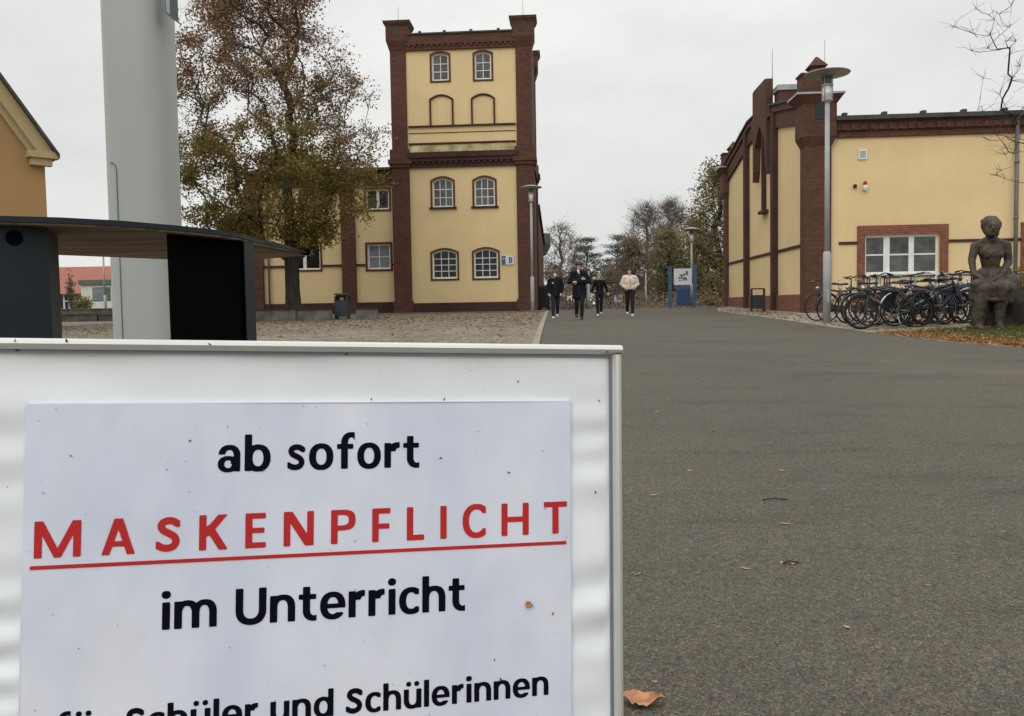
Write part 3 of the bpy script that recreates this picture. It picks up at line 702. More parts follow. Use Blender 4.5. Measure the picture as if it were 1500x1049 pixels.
# corner turrets
def cturret(name, xa, xb, ya_, yb_, zs, big=True):
    """world box xa..xb, ya_..yb_"""
    z0_, zcorb, zbody, ztop = zs
    p = MB(); p.box(xa, xb, ya_, yb_, Zr - .1, z0_)
    def sq(e, z): return [(xa - e, ya_ - e, z), (xb + e, ya_ - e, z), (xb + e, yb_ + e, z), (xa - e, yb_ + e, z)]
    p.hexa(sq(0, z0_), sq(.13, zcorb)); p.box(xa - .13, xb + .13, ya_ - .13, yb_ + .13, zcorb, zbody); p.hexa(sq(.13, zbody), sq(.32, zbody + .28))
    pr = part('corner_turret', p, M['brick'], gab)
    q = MB(); q.box(xa - .10, xa + .72, ya_ - .02, ya_ + .56, zbody + .35, zbody + .98); q.box(xa - .14, xa + .76, ya_ - .06, ya_ + .60, zbody + .98, zbody + 1.04)
    xc, yc = xa + .45, ya_ + .27; r_ = .215
    q.box(xc - r_, xc + r_, yc - r_, yc + r_, zbody + 1.04, ztop - .42)
    def sp(r__, z): return [(xc - r__, yc - r__, z), (xc + r__, yc - r__, z), (xc + r__, yc + r__, z), (xc - r__, yc + r__, z)]
    q.hexa(sp(r_ + .0, ztop - .42), sp(r_ + .08, ztop - .34)); q.hexa(sp(r_ + .08, ztop - .34), sp(.03, ztop)); 
    part('pinnacle', q, M['brick'], pr)
    q = MB(); q.box(xa - .34, xb + .34, ya_ - .34, yb_ + .34, zbody + .28, zbody + .345); part('turret_cap', q, M['zinc'], pr)
    q = MB(); xx = xa + .75; q.tube([(xx, yc + .1, zbody), (xx, yc + .1, ztop + .6)], .012, 5); part('lightning_rod', q, M['zinc'], pr)
    q = MB(); xm_ = (xa + xb) / 2; q.poly([(xm_ - .13, zcorb + .55), (xm_ + .13, zcorb + .55), (xm_ + .13, zcorb + 1.0), (xm_, zcorb + 1.2), (xm_ - .13, zcorb + 1.0)], ya_ - .145, ya_ - .12); part('turret_slit', q, M['black'], pr)
z0_ = W(1200, 215, YG).z; z1_ = W(1200, 201, YG).z; z2_ = W(1200, 154, YG).z; z3_ = W(1197, 81, YG).z
xw = W(1217, 300, YG).x
cturret('a', XG - .06, xw, YG - .06, YG + .48, (z0_, z1_, z2_, z3_))
yf = YG - xfar
cturret('b', XG - .06, XG + .85, yf - .5, yf + .04, (z0_, z1_, z2_ - .15, z3_ - .15))
# fittings on the yellow wall
a, b, c, d = RC(1259, 218, 1271, 233, YG); t = MB(); t.box(a, b, YG + .05, YG + .12, c, d); v_ = part('vent_frame', t, M['white'], gab)
t = MB()
for k in range(5): z = c + .05 + k * (d - c - .1) / 5; t.box(a + .04, b - .04, YG + .042, YG + .055, z, z + .03)
part('vent_louvre', t, M['zinc'], v_)
a, b, c, d = RC(1264, 266, 1270.5, 279, YG)
al = thing('alarm_light', 'small white wall beacon with red top, high on the yellow front of the gabled building', 'alarm', ((a + b) / 2, YG, c))
t = MB(); t.lathe([(.05, 0), (.075, .02), (.075, .16), (.05, .18)], ((a + b) / 2, YG + .0, c), 12); t.box(a + .02, b - .02, YG + .0, YG + .1, c + .03, c + .12); part('beacon_body', t, M['white'], al)
t = MB(); t.lathe([(.06, .18), (.065, .25), (.04, .30)], ((a + b) / 2, YG + .0, c), 12); part('beacon_lamp', t, M['red'], al)
a, b, c, d = RC(1251, 269.5, 1255.5, 275, YG); t = MB(); t.lathe([(.05, 0), (.06, .03), (.06, .09), (.03, .12)], (0, 0, 0), 10)
single('wall_button', t, M['speck'], 'tiny dark round fitting beside the red and white beacon', 'wall fitting', ((a + b) / 2, YG + .04, c), local=True)

# ---- ochre house on the left
C0 = W(66.5, 260, 22.0); och = thing('ochre_house', 'ochre rendered gable end with grey verge, cut by the left edge', 'building', (C0.x, C0.y, gz(-14, 22)), rz=radians(47), local=True)
he = W(66, 210, 22).z - gz(-14, 22); pit = math.tan(radians(56)); hw = 4.6
t = MB(); zt_ = he + hw * pit
t.poly([(0, -.2), (0, he), (-hw, zt_), (-2 * hw, he), (-2 * hw, -.2)], 0, 11); part('wall', t, M['ochre'], och)
t = MB(); n_ = (sin(radians(56)), cos(radians(56)))
for s_, xo in ((1, 0), (-1, -2 * hw)):
    e = .30; t.poly([(xo + s_ * e, he - e * pit + .02), (xo + s_ * e + .0, he - e * pit + .14), (-hw, zt_ + .14), (-hw, zt_ + .02)][::s_], -.35, 11.3)
part('roof', t, M['roof'], och)
t = MB()
for s_, xo in ((1, 0), (-1, -2 * hw)):
    e = .20
    t.poly([(xo + s_ * e, he - e * pit), (-hw, zt_), (-hw, zt_ - .55), (xo - s_ * .12, he - .42)][::s_], -.22, -.002)
    t.poly([(xo + s_ * .02, he - .0), (-hw, zt_ - .56), (-hw, zt_ - .85), (xo - s_ * .18, he - .60)][::s_], -.10, -.004)
    t.box(min(xo - s_ * .45, xo + s_ * .30), max(xo - s_ * .45, xo + s_ * .30), -.30, 0 - .003, he - .44, he - .26); t.box(min(xo - s_ * .38, xo + s_ * .14), max(xo - s_ * .38, xo + s_ * .14), -.22, -.003, he - .64, he - .442)
part('verge_cornice', t, M['ochre_trim'], och)

# ---- far buildings seen under the high table
Yf = 62.; a, b, c, d = RC(80, 389, 190, 432, Yf); zg_ = .5
rh = thing('tiled_hall', 'long red tiled roof over a glazed front, far away under the table top', 'building', (a, Yf, zg_))
t = MB(); t.box(a - 4, b + 6, Yf + .6, Yf + 8, zg_ - .3, W(100, 429, Yf).z); part('wall', t, M['pale'], rh)
z0r, z1r = W(120, 430, Yf).z, W(120, 391, Yf + 4.5).z
t = MB(); t.hexa([(a - 4.5, Yf - .2, z0r), (b + 6.5, Yf - .2, z0r), (b + 6.5, Yf + 8.5, z0r), (a - 4.5, Yf + 8.5, z0r)], [(a - 3.5, Yf + 4.3, z1r), (b + 6, Yf + 4.3, z1r), (b + 6, Yf + 4.6, z1r), (a - 3.5, Yf + 4.6, z1r)]); part('roof', t, M['tile'], rh)
t = MB()
for (q0, q1) in ((88, 98), (100, 116)):
    x0_, x1_, z0q, z1q = RC(q0, 432, q1, 452, Yf + .5)
    t.box(x0_, x1_, Yf + .52, Yf + .58, z0q, z1q)
pn = part('window', t, M['glass_dark'], rh)
t = MB()
for q in (89, 98, 116): x = W(q, 440, Yf).x; t.box(x - .06, x + .06, Yf + .40, Yf + .51, zg_, W(q, 429, Yf).z)
t.box(W(88, 440, Yf).x, W(118, 440, Yf).x, Yf + .42, Yf + .5, W(100, 441, Yf).z - .04, W(100, 441, Yf).z + .04); part('frame', t, M['white'], pn)
m_, nt_, b_ = newmat('lit_tube'); b_.inputs['Base Color'].default_value = (.8, .7, .3, 1); b_.inputs['Emission Color'].default_value = (1, .85, .3, 1); b_.inputs['Emission Strength'].default_value = 1.2
for (q, z_) in ((104, 433), (117.5, 440)): p_ = W(q, z_, Yf - 3); t = MB(); t.box(p_.x - .06, p_.x + .06, Yf + .3, Yf + .38, p_.z - .35, p_.z + .1); part('lit_lamp', t, m_, rh)
Yp = 56.
a, b, c, d = RC(119, 417, 190, 452, Yp)
ph = thing('pale_pavilion', 'low pale flat roofed pavilion with a dark window, in front of the red tiled hall', 'building', (a, Yp, .5))
t = MB(); t.box(a, b, Yp, Yp + 5, .2, d); part('wall', t, M['pale'], ph)
t = MB(); t.box(a - .1, b + .1, Yp - .15, Yp + 5.1, d + .002, W(140, 410, Yp).z); part('roof', t, M['greybuild'], ph)
t = MB(); w0 = RC(136, 421, 162, 441, Yp); t.box(w0[0], w0[1], Yp - .03, Yp + .05, w0[2], w0[3]); ww_ = part('window', t, M['greybuild'], ph)
t = MB(); t.box(w0[0] + .06, W(155, 430, Yp).x, Yp - .04, Yp - .032, w0[2] + .06, w0[3] - .06); part('pane', t, M['glass_pale'], ww_)
# low dark walls across the square
for i, (x0p, x1p, yt, ybp, Yq, lab) in enumerate(((60, 200, 453.5, 462, 37.5, 'long dark low wall behind the square, seen under the table'), (84, 142, 461, 469.5, 34.0, 'low stone step in front of the long dark wall, nearer the building with ochre gable'), (144.5, 200, 461, 469, 34.0, 'low stone step in front of the long dark wall, partly behind the thick mast'))):
    a, b, c, d = RC(x0p, yt, x1p, ybp, Yq); t = MB(); gg = gz(a, Yq) - .05
    t.box(a, b, Yq, Yq + .5, min(gg, c), d); t.box(a - .03, b + .03, Yq - .04, Yq + .54, d + .001, d + .05)
    single('low_wall', t, M['concrete'], lab, 'wall', (a, Yq, gg))
# concrete tree surround blocks
for (x0p, x1p, y0p, Yq, lab) in ((372, 432, 452.5, 29.6, 'concrete block wall left of the thick tree trunk'), (433, 483, 452.5, 29.75, 'concrete block wall at the foot of the tree, left of the litter bin'), (521, 551, 451, 29.9, 'short concrete block right of the dark litter bin')):
    a, b, _, _ = RC(x0p, 452, x1p, 471, Yq); t = MB(); gg = gz(a, Yq) - .05; zt2 = W((x0p + x1p) / 2, y0p, Yq).z
    t.box(a, b, Yq, Yq + .35, gg, zt2 - .05); 
    cb_ = thing('concrete_block', lab, 'block wall', (a, Yq, gg)); part('block', t, M['concrete'], cb_)
    t = MB(); t.box(a - .02, b + .02, Yq - .03, Yq + .38, zt2 - .049, zt2); part('coping', t, M['brick_dark'], cb_)

# ================================================================ NOTICE BOARD
def cam_dir(px, py): return ray(px, py).normalized()
BH = cam_dir(5600, 562)                                   # board's horizontal direction (to the right)
BV = (_rt * (-96 / F) + _up * (27811 / F) + _fw).normalized(); BV = (BV - BH * BV.dot(BH)).normalized()
BN = BH.cross(BV).normalized()                            # towards the viewer
if BN.dot(_fw) > 0: BN = -BN
BO = CAM + ray(908, 506) * .86                             # top right outer corner
def buv(px, py):
    d = ray(px, py); t = (BO - CAM).dot(BN) / d.dot(BN); q = CAM + d * t - BO; return q.dot(BH), q.dot(BV)
def BP(u, v, n=0.): return tuple(BO + BH * u + BV * v + BN * n)
BW = .615; BHt = .89; FWd = .0098
base = Vector((BO.x - .3, BO.y, gz(0, BO.y)))
nb = thing('notice_board', 'standing aluminium framed poster board with the printed German mask notice in the foreground', 'notice board', tuple(base))
bx = lambda u, v, n: BP(u, v, n)
def framebar(mb, u0, u1, v0, v1, n0, n1):
    o = MB(bx); o.box(u0, u1, v0, v1, n0, n1); k = len(mb.v); mb.v += o.v; mb.f += [tuple(k + i for i in f) for f in o.f]; mb.mi += o.mi; mb.smooth += o.smooth
fu = abs(buv(897, 700)[0])
for (u0, u1, v0, v1, h_) in ((-BW, 0, -FWd, 0, 1), (-BW, 0, -BHt, -BHt + FWd, 1), (-BW, -BW + FWd, -BHt - .02, -FWd - .0002, 0), (-FWd, 0, -BHt - .02, -FWd - .0002, 0)):
    t = MB(); framebar(t, u0, u1, v0, v1, -.022, .004)
    e = .0035
    o = MB(bx)                        # rounded snap profile on top of the rail
    if h_: pr_ = [(v0, .004), (v0 + .002, .008), ((v0 + v1) / 2, .0095), (v1 - .002, .008), (v1, .004)]
    else: pr_ = [(u0, .004), (u0 + .002, .008), ((u0 + u1) / 2, .0095), (u1 - .002, .008), (u1, .004)]
    for i in range(4):
        p, q = pr_[i], pr_[i + 1]
        if h_: o.add([(u0, p[0], p[1]), (u1, p[0], p[1]), (u1, q[0], q[1]), (u0, q[0], q[1])], [(0, 1, 2, 3)], True)
        else: o.add([(p[0], v0, p[1]), (p[0], v1, p[1]), (q[0], v1, q[1]), (q[0], v0, q[1])], [(0, 3, 2, 1)], True)
    k = len(t.v); t.v += o.v; t.f += [tuple(k + i for i in f) for f in o.f]; t.mi += o.mi; t.smooth += o.smooth
    part('frame_rail', t, M['alu'], nb)
t = MB(); g0 = .0026
framebar(t, -BW + FWd, -FWd, -FWd - g0, -FWd, -.004, .0015); framebar(t, -FWd - g0 * .7, -FWd, -BHt + FWd, -FWd - g0, -.004, .0015); framebar(t, -BW + FWd, -BW + FWd + g0 * .7, -BHt + FWd, -FWd - g0, -.004, .0015); 
part('inner_groove', t, M['alu_in'], nb)
# rippled sheet behind
u0_, v0_ = buv(39, 593); u1_, v1_ = buv(835, 586)
pu0, pu1, pv1 = u0_, u1_, (v0_ + v1_) / 2; pv0 = pv1 - .72
m, nt, b = newmat('rippled_film'); c = coord(nt)
a_ = ramp(nt, noise(nt, c, 9, 4), [(.3, (.74, .765, .785)), (.7, (.82, .845, .86))]); nt.links.new(a_, b.inputs['Base Color']); b.inputs['Roughness'].default_value = .28; b.inputs['Specular IOR Level'].default_value = .6
bump(nt, b, noise(nt, c, 5, 2), .5, .01); M['film'] = m
m, nt, b = newmat('printed_paper'); c = coord(nt)
a_ = ramp(nt, noise(nt, mapped(nt, c, (1, 1, .5)), 11, 4, .45), [(.32, (.60, .63, .74)), (.5, (.655, .685, .775)), (.62, (.70, .72, .795)), (.7, (.73, .74, .80))]); nt.links.new(a_, b.inputs['Base Color']); b.inputs['Roughness'].default_value = .3; b.inputs['Specular IOR Level'].default_value = .5
hh_ = noise(nt, mapped(nt, c, (1, 1, .45)), 7.5, 3, .5); bump(nt, b, hh_, .75, .016); M['paper'] = m
NU, NV = 150, 190; vs = []
rw = random.Random(3); ph_ = [rw.uniform(0, 6) for _ in range(8)]
for j in range(NV + 1):
    v = -FWd - (BHt - 2 * FWd) * j / NV
    for i in range(NU + 1):
        u = -BW + FWd + (BW - 2 * FWd) * i / NU
        er = max(0, 1 - (-FWd - u) / .085); el = max(0, 1 - (u + BW - FWd) / .13); et = max(0, 1 - (-FWd - v) / .10)
        dn = sstep(.04, .16, -v)
        ws = sin(v * 2 * pi / .040 + 1.8 * sin(v * 17 + ph_[0]) + 14 * u * sin(v * 9)) * (.45 + .35 * sin(v * 31 + ph_[4])) + .45 * sin(v * 2 * pi / .063 + ph_[1] + u * 26 * sin(v * 6 + 1))
        n_ = ws * (.0032 * er * dn ** .5 + .0040 * el * (.35 + .65 * dn)) + .0022 * et * sin(u * 13 + ph_[2]) * sin(v * 40 + u * 21 + ph_[3]) - .003
        edge = min(1, min(-FWd - u, u + BW - FWd, -FWd - v) / .006); n_ = -.003 + (n_ + .003) * max(0, edge)
        if pu0 + .004 < u < pu1 - .004 and v < pv1 - .004: n_ = -.0045
        vs.append((u, v, n_))
t = MB(bx); t.add(vs, [(j * (NU + 1) + i, (j + 1) * (NU + 1) + i, (j + 1) * (NU + 1) + i + 1, j * (NU + 1) + i + 1) for j in range(NV) for i in range(NU)], True)
part('rippled_backing', t, M['film'], nb)
# the paper notice, a separate sheet behind the cover
def pn_(u, v): return .0008 + .0006 * sin(u * 11 + 1) * sin(v * 7 + 2)
t = MB(bx); vs = []; NP = 60
for j in range(NP + 1):
    for i in range(NP + 1):
        u = pu0 + (pu1 - pu0) * i / NP; v = pv1 - (pv1 - pv0) * j / NP; vs.append((u, v, pn_(u, v)))
t.add(vs, [(j * (NP + 1) + i, (j + 1) * (NP + 1) + i, (j + 1) * (NP + 1) + i + 1, j * (NP + 1) + i + 1) for j in range(NP) for i in range(NP)], True)
for (a, b_, c_, d_) in ((pu0, pu0 + .0006, pv0, pv1), (pu1 - .0006, pu1, pv0, pv1), (pu0, pu1, pv1 - .0006, pv1)):
    t.box(a, b_, c_, d_, -.0045, .0011)
paper = part('paper_notice', t, M['paper'], nb)

# ---- lettering: heavy humanist sans drawn as distance fields and traced
S, T = .285, .21; SC_ = .265
def f_rect(x0, y0, x1, y1, r=.035):
    def f(X, Y):
        qx = np.abs(X - (x0 + x1) / 2) - (x1 - x0) / 2 + r; qy = np.abs(Y - (y0 + y1) / 2) - (y1 - y0) / 2 + r
        return np.hypot(np.maximum(qx, 0), np.maximum(qy, 0)) + np.minimum(np.maximum(qx, qy), 0) - r
    return f
def f_ell(cx, cy, a, b, n=2.25):
    return lambda X, Y: ((np.abs((X - cx) / a) ** n + np.abs((Y - cy) / b) ** n) ** (1 / n) - 1) * min(a, b)
def U_(*fs): return lambda X, Y: np.minimum.reduce([f(X, Y) for f in fs])
def I_(*fs): return lambda X, Y: np.maximum.reduce([f(X, Y) for f in fs])
def Nn(f): return lambda X, Y: -f(X, Y)
def ringf(cx, cy, a, b, s=S, t=T, n=2.25): return I_(f_ell(cx, cy, a, b, n), Nn(f_ell(cx, cy, a - s, b - t, n)))
def archf(co_, a, i0, i1, yc, b, up=True):
    return I_(f_ell(co_, yc, a, b, 2.4), Nn(f_ell((i0 + i1) / 2, yc, (i1 - i0) / 2, b - T, 2.4)), (lambda X, Y: (yc - .02) - Y) if up else (lambda X, Y: Y - (yc + .02)))
hp = {'x>': lambda k: (lambda X, Y: k - X), 'x<': lambda k: (lambda X, Y: X - k), 'y>': lambda k: (lambda X, Y: k - Y), 'y<': lambda k: (lambda X, Y: Y - k)}
def H(**k): return I_(*[hp[q[0] + ('>' if q[1] == 'g' else '<')](v) for q, v in k.items()])
def line(pts, w):
    def f(X, Y):
        d = np.full_like(X, 9.)
        for (ax, ay), (bx_, by) in zip(pts[:-1], pts[1:]):
            vx, vy = bx_ - ax, by - ay; tt = np.clip(((X - ax) * vx + (Y - ay) * vy) / (vx * vx + vy * vy), 0, 1)
            d = np.minimum(d, np.hypot(X - ax - tt * vx, Y - ay - tt * vy))
        return d - w / 2
    return f
def smoothpts(P, k=6):
    out = []
    for i in range(len(P) - 1):
        p0 = P[max(0, i - 1)]; p1 = P[i]; p2 = P[i + 1]; p3 = P[min(len(P) - 1, i + 2)]
        for j in range(k):
            t_ = j / k; out.append(tuple(.5 * ((2 * p1[d]) + (-p0[d] + p2[d]) * t_ + (2 * p0[d] - 5 * p1[d] + 4 * p2[d] - p3[d]) * t_ ** 2 + (-p0[d] + 3 * p1[d] - 3 * p2[d] + p3[d]) * t_ ** 3) for d in (0, 1)))
    return out + [P[-1]]
A_ = 1.42; CP = 1.34
_s = smoothpts([(.655, .80), (.53, .875), (.38, .895), (.23, .845), (.175, .73), (.25, .61), (.40, .53), (.55, .435), (.61, .30), (.55, .17), (.40, .105), (.22, .12), (.07, .20)])
GL = {
 'o': (1.0, ringf(.5, .5, .5, .53)),
 'a': (.90, U_(I_(ringf(.45, .60, .43, .43, .26, .20), H(yg=.66)), I_(ringf(.45, .60, .43, .43, .26, .20), H(xg=.5, yg=.3)), f_rect(.61, 0, .88, .62), I_(ringf(.40, .285, .40, .315, .255, .165), H(xl=.66)))),
 'b': (1.03, U_(f_rect(0, 0, S, A_), I_(ringf(.53, .5, .50, .53), H(xg=.14)))),
 'd': (1.03, U_(f_rect(1.03 - S, 0, 1.03, A_), I_(ringf(.50, .5, .50, .53), H(xl=.89)))),
 'c': (.82, I_(ringf(.5, .5, .5, .53), H(xl=.82), Nn(f_rect(.55, .265, 1.2, .735, .05)))),
 'e': (.99, I_(U_(ringf(.5, .5, .5, .53), f_rect(.15, .40, .9, .575, .01)), Nn(I_(f_rect(.40, .235, 1.3, .40, .01), H(xg=.5))), Nn(f_rect(.91, -.2, 1.3, .3)))),
 'f': (.70, U_(f_rect(.17, 0, .17 + S, 1.06), I_(ringf(.60, 1.0, .43, .46), H(xl=.74, yg=1.0)), f_rect(0, .79, .68, .99))),
 'h': (.97, U_(f_rect(0, 0, S, A_), I_(archf(.50, .47, S, .97 - S, .52, .51), H(xg=.14)), f_rect(.97 - S, 0, .97, .56))),
 'n': (.97, U_(f_rect(0, 0, S, 1.0), I_(archf(.50, .47, S, .97 - S, .52, .51), H(xg=.14)), f_rect(.97 - S, 0, .97, .56))),
 'm': (1.56, U_(f_rect(0, 0, S, 1.0), I_(archf(.48, .44, S, .64, .52, .51), H(xg=.14)), f_rect(.64, 0, .92, .56), I_(archf(1.12, .44, .92, 1.28, .52, .51), H(xg=.78)), f_rect(1.28, 0, 1.56, .56))),
 'r': (.66, U_(f_rect(0, 0, S, 1.0), I_(ringf(.60, .50, .50, .53, .36, .235), H(xl=.655, xg=.14, yg=.66)))),
 's': (.76, I_(line(_s, .225), f_rect(.03, -.04, .75, 1.04, .03))),
 't': (.70, U_(f_rect(.16, .30, .16 + S, 1.27), I_(ringf(.60, .40, .44, .43), H(yl=.40, xl=.70)), f_rect(0, .79, .68, .99))),
 'i': (.32, U_(f_rect(.02, 0, .02 + S, 1.0), f_ell(.16, 1.27, .165, .145))),
 'l': (S, f_rect(0, 0, S, A_)),
 'u': (.97, U_(f_rect(.97 - S, 0, .97, 1.0), I_(archf(.47, .47, S, .97 - S, .48, .51, False), H(xl=.83)), f_rect(0, .44, S, 1.0))),
 'U': (1.16, U_(f_rect(0, .5, .285, CP), f_rect(.875, .5, 1.16, CP), I_(ringf(.58, .53, .58, .56, .285, .24), H(yl=.55)))),
 'S': (.92, I_(line([(x * 1.24, y * 1.30 + .02) for x, y in _s], .27), f_rect(.03, -.03, .90, 1.38, .03))),
 'M': (1.60, I_(U_(f_rect(0, 0, .27, CP), f_rect(1.33, 0, 1.60, CP), line([(.14, 1.36), (.80, .06), (1.46, 1.36)], .26)), f_rect(0, 0, 1.60, CP))),
 'A': (1.24, I_(U_(line([(.12, -.15), (.62, 1.36)], .27), line([(.62, 1.36), (1.12, -.15)], .27), f_rect(.3, .30, .95, .50)), f_rect(0, 0, 1.24, CP))),
 'K': (1.04, U_(f_rect(0, 0, SC_, CP), I_(U_(line([(.30, .66), (.98, 1.46)], .27), line([(.40, .82), (.98, -.12)], .29)), f_rect(.1, 0, 1.04, CP)))),
 'E': (.78, U_(f_rect(0, 0, SC_, CP), f_rect(.05, 0, .78, .215), f_rect(.05, .57, .72, .775), f_rect(.05, CP - .215, .77, CP))),
 'N': (1.17, I_(U_(f_rect(0, 0, .26, CP), f_rect(.91, 0, 1.17, CP), line([(.10, 1.42), (1.07, -.08)], .31)), f_rect(0, 0, 1.17, CP))),
 'P': (.97, U_(f_rect(0, 0, SC_, CP), I_(ringf(.36, .93, .61, .41, SC_, .205, 3.), H(xg=.15)))),
 'F': (.74, U_(f_rect(0, 0, SC_, CP), f_rect(.05, .52, .70, .73), f_rect(.05, CP - .215, .74, CP))),
 'L': (.72, U_(f_rect(0, 0, SC_, CP), f_rect(.05, 0, .72, .22))),
 'I': (SC_, f_rect(0, 0, SC_, CP)),
 'C': (1.0, I_(ringf(.60, .67, .60, .70, .275, .23), H(xl=1.0), Nn(f_rect(.70, .36, 1.5, .98, .05)))),
 'H': (1.2, U_(f_rect(0, 0, SC_, CP), f_rect(1.2 - SC_, 0, 1.2, CP), f_rect(.1, .56, 1.1, .78))),
 'T': (1.04, U_(f_rect(.38, 0, .66, CP), f_rect(0, CP - .225, 1.04, CP))),
}
GL['ü'] = (.97, U_(GL['u'][1], f_ell(.27, 1.27, .135, .13), f_ell(.71, 1.27, .135, .13)))
_gc = {}
def glyph(ch):
    if ch in _gc: return _gc[ch]
    w_, f = GL[ch]; D = 1 / 42.; xs = np.arange(-.08, w_ + .1, D); ys = np.arange(-.1, 1.56, D)
    X, Y = np.meshgrid(xs, ys); V = f(X, Y); polys = []
    ny, nx = V.shape
    for j in range(ny - 1):
        i = 0
        while i < nx - 1:
            q = (V[j, i], V[j, i + 1], V[j + 1, i + 1], V[j + 1, i])
            if all(k < 0 for k in q):
                k = i
                while k < nx - 1 and V[j, k + 1] < 0 and V[j + 1, k + 1] < 0: k += 1
                polys.append([(xs[i], ys[j]), (xs[k], ys[j]), (xs[k], ys[j + 1]), (xs[i], ys[j + 1])]); i = k; continue
            if any(k < 0 for k in q):
                P = [(xs[i], ys[j]), (xs[i + 1], ys[j]), (xs[i + 1], ys[j + 1]), (xs[i], ys[j + 1])]; out = []
                for a in range(4):
                    b_ = (a + 1) % 4
                    if q[a] < 0: out.append(P[a])
                    if (q[a] < 0) != (q[b_] < 0):
                        s_ = q[a] / (q[a] - q[b_]); out.append((P[a][0] + (P[b_][0] - P[a][0]) * s_, P[a][1] + (P[b_][1] - P[a][1]) * s_))
                if len(out) > 2: polys.append(out)
            i += 1
    _gc[ch] = polys; return polys
def writing(name, s, pL, pR, cap_px, cap_base_px, track, word, m, capH):
    """baseline from pixel pL to pR; capital height from a measured pair of pixels"""
    uL, vL = buv(*pL); uR, vR = buv(*pR); ca_, cb_ = buv(*cap_px), buv(*cap_base_px)
    hgt = (ca_[1] - cb_[1]) / capH
    adv = []; x = 0
    for k, ch in enumerate(s):
        if ch == ' ': x += word; adv.append(None); continue
        adv.append(x); x += GL[ch][0] + (track[k] if isinstance(track, list) else track)
    last = s[-1]; total = adv[-1] + GL[last][0]
    sx = (uR - uL) / total
    t = MB(bx)
    for k, ch in enumerate(s):
        if ch == ' ': continue
        for pl in glyph(ch):
            t.add([((lambda u, v: (u, v, pn_(u, v) + .00045))(uL + (adv[k] + px) * sx, vL + (vR - vL) * (adv[k] + px) / total + py * hgt)) for px, py in pl], [tuple(range(len(pl)))])
    print('TEXT', s, 'sx', round(sx * 1000, 2), 'sy', round(hgt * 1000, 2))
    return part(name, t, m, paper)
writing('lettering', 'ab sofort', (319, 691), (614, 684), (370, 636.5), (370, 690), .15, .50, M['ink'], A_)
writing('lettering', 'MASKENPFLICHT', (50, 818), (830, 780.5), (65, 763), (65, 817), [.68] * 13, .4, M['red'], CP)
writing('lettering', 'im Unterricht', (236.5, 922.5), (681, 893), (630, 843.5), (630, 896.5), .135, .56, M['ink'], A_)
writing('lettering', 'für Schüler und Schülerinnen', (79, 1088), (803, 1017), (623, 996), (623, 1035.5), .14, .48, M['ink'], A_)
t = MB(bx); a, b_ = buv(44.5, 832), buv(829, 794.5)
nn_ = 24
for i in range(nn_):
    q0, q1 = i / nn_, (i + 1) / nn_
    pts = []
    for q, s_ in ((q0, -1), (q1, -1), (q1, 1), (q0, 1)):
        u = a[0] + (b_[0] - a[0]) * q; v = a[1] + (b_[1] - a[1]) * q + s_ * .0017; pts.append((u, v, pn_(u, v) + .00045))
    t.add(pts, [(0, 1, 2, 3)])
part('underline', t, M['red'], paper)
t = MB(bx)
for _ in range(200):
    u = R.uniform(-BW + .02, -.016); v = -.018 - R.random() ** .9 * .62; s_ = R.uniform(.0002, .0005) * (2 if R.random() < .08 else 1); a = R.uniform(0, pi); k = R.uniform(1, 2.4)
    z = pn_(u, v) + .0012 if pu0 < u < pu1 and v < pv1 else .0005
    pts = []
    for i in range(5):
        an = 2 * pi * i / 5; r_ = s_ * R.uniform(.6, 1.2); dx, dy = r_ * k * cos(an), r_ * sin(an); pts.append((u + dx * cos(a) - dy * sin(a), v + dx * sin(a) + dy * cos(a), z))
    t.add(pts, [(0, 1, 2, 3, 4)])
for (px, py) in ((508, 519), (745, 692), (645, 671), (885, 516), (26, 513), (876, 587), (809, 898), (758, 559), (544, 585), (650, 585), (102, 500), (28, 500), (309, 505), (910, 676), (871, 721)):
    u, v = buv(px, py); s_ = .0011; z = pn_(u, v) + .0013 if v < -FWd else .0100
    pts = [];  a = R.uniform(0, pi)
    for i in range(6):
        an = 2 * pi * i / 6; r_ = s_ * R.uniform(.5, 1.3); dx, dy = 1.6 * r_ * cos(an), r_ * .8 * sin(an); pts.append((u + dx * cos(a) - dy * sin(a), v + dx * sin(a) + dy * cos(a), z))
    t.add(pts, [tuple(range(6))])
part('dirt_specks', t, M['speck'], nb, kind='stuff')
_b = MB(); aB, bB, cB, dB = SIGN_AT; hB = (dB - cB) * .62; xB = aB + (bB - aB) * .60
for (q0, q1, r0, r1) in ((0, .26, 0, 1), (0, .72, 0, .17), (0, .68, .43, .58), (0, .66, .83, 1), (.58, .84, .08, .50), (.56, .80, .52, .92)): _b.box(xB + q0 * hB * .75, xB + q1 * hB * .75, YT + .050, YT + .056 + .001 * q1, cB + (dB - cB) * .19 + r0 * hB, cB + (dB - cB) * .19 + r1 * hB)
part('lettering', _b, M['blue'], sg)
# back leg frame and feet
for s_, u in ((0, -BW + .02), (1, -.02)):
    p = Vector(BP(u, -.03, -.03)); q = Vector((p.x + _fw.x * .42 + .02, p.y + .42, 0)); q.z = gz(q.x, q.y) + .005
    t = MB(); t.tube([p, q], .011, 8); part('rear_leg', t, M['alu'], nb)
    p = Vector(BP(u, -BHt + .01, -.01)); q = p - BV * ((p.z - gz(p.x, p.y)) / BV.z); t = MB(); t.tube([p, q + Vector((0, 0, .004))], .011, 8); part('foot', t, M['alu'], nb)
t = MB(bx); t.box(-BW + .005, -.005, -BHt + .005, -.005, -.0225, -.018); part('back_panel', t, M['alu_in'], nb)
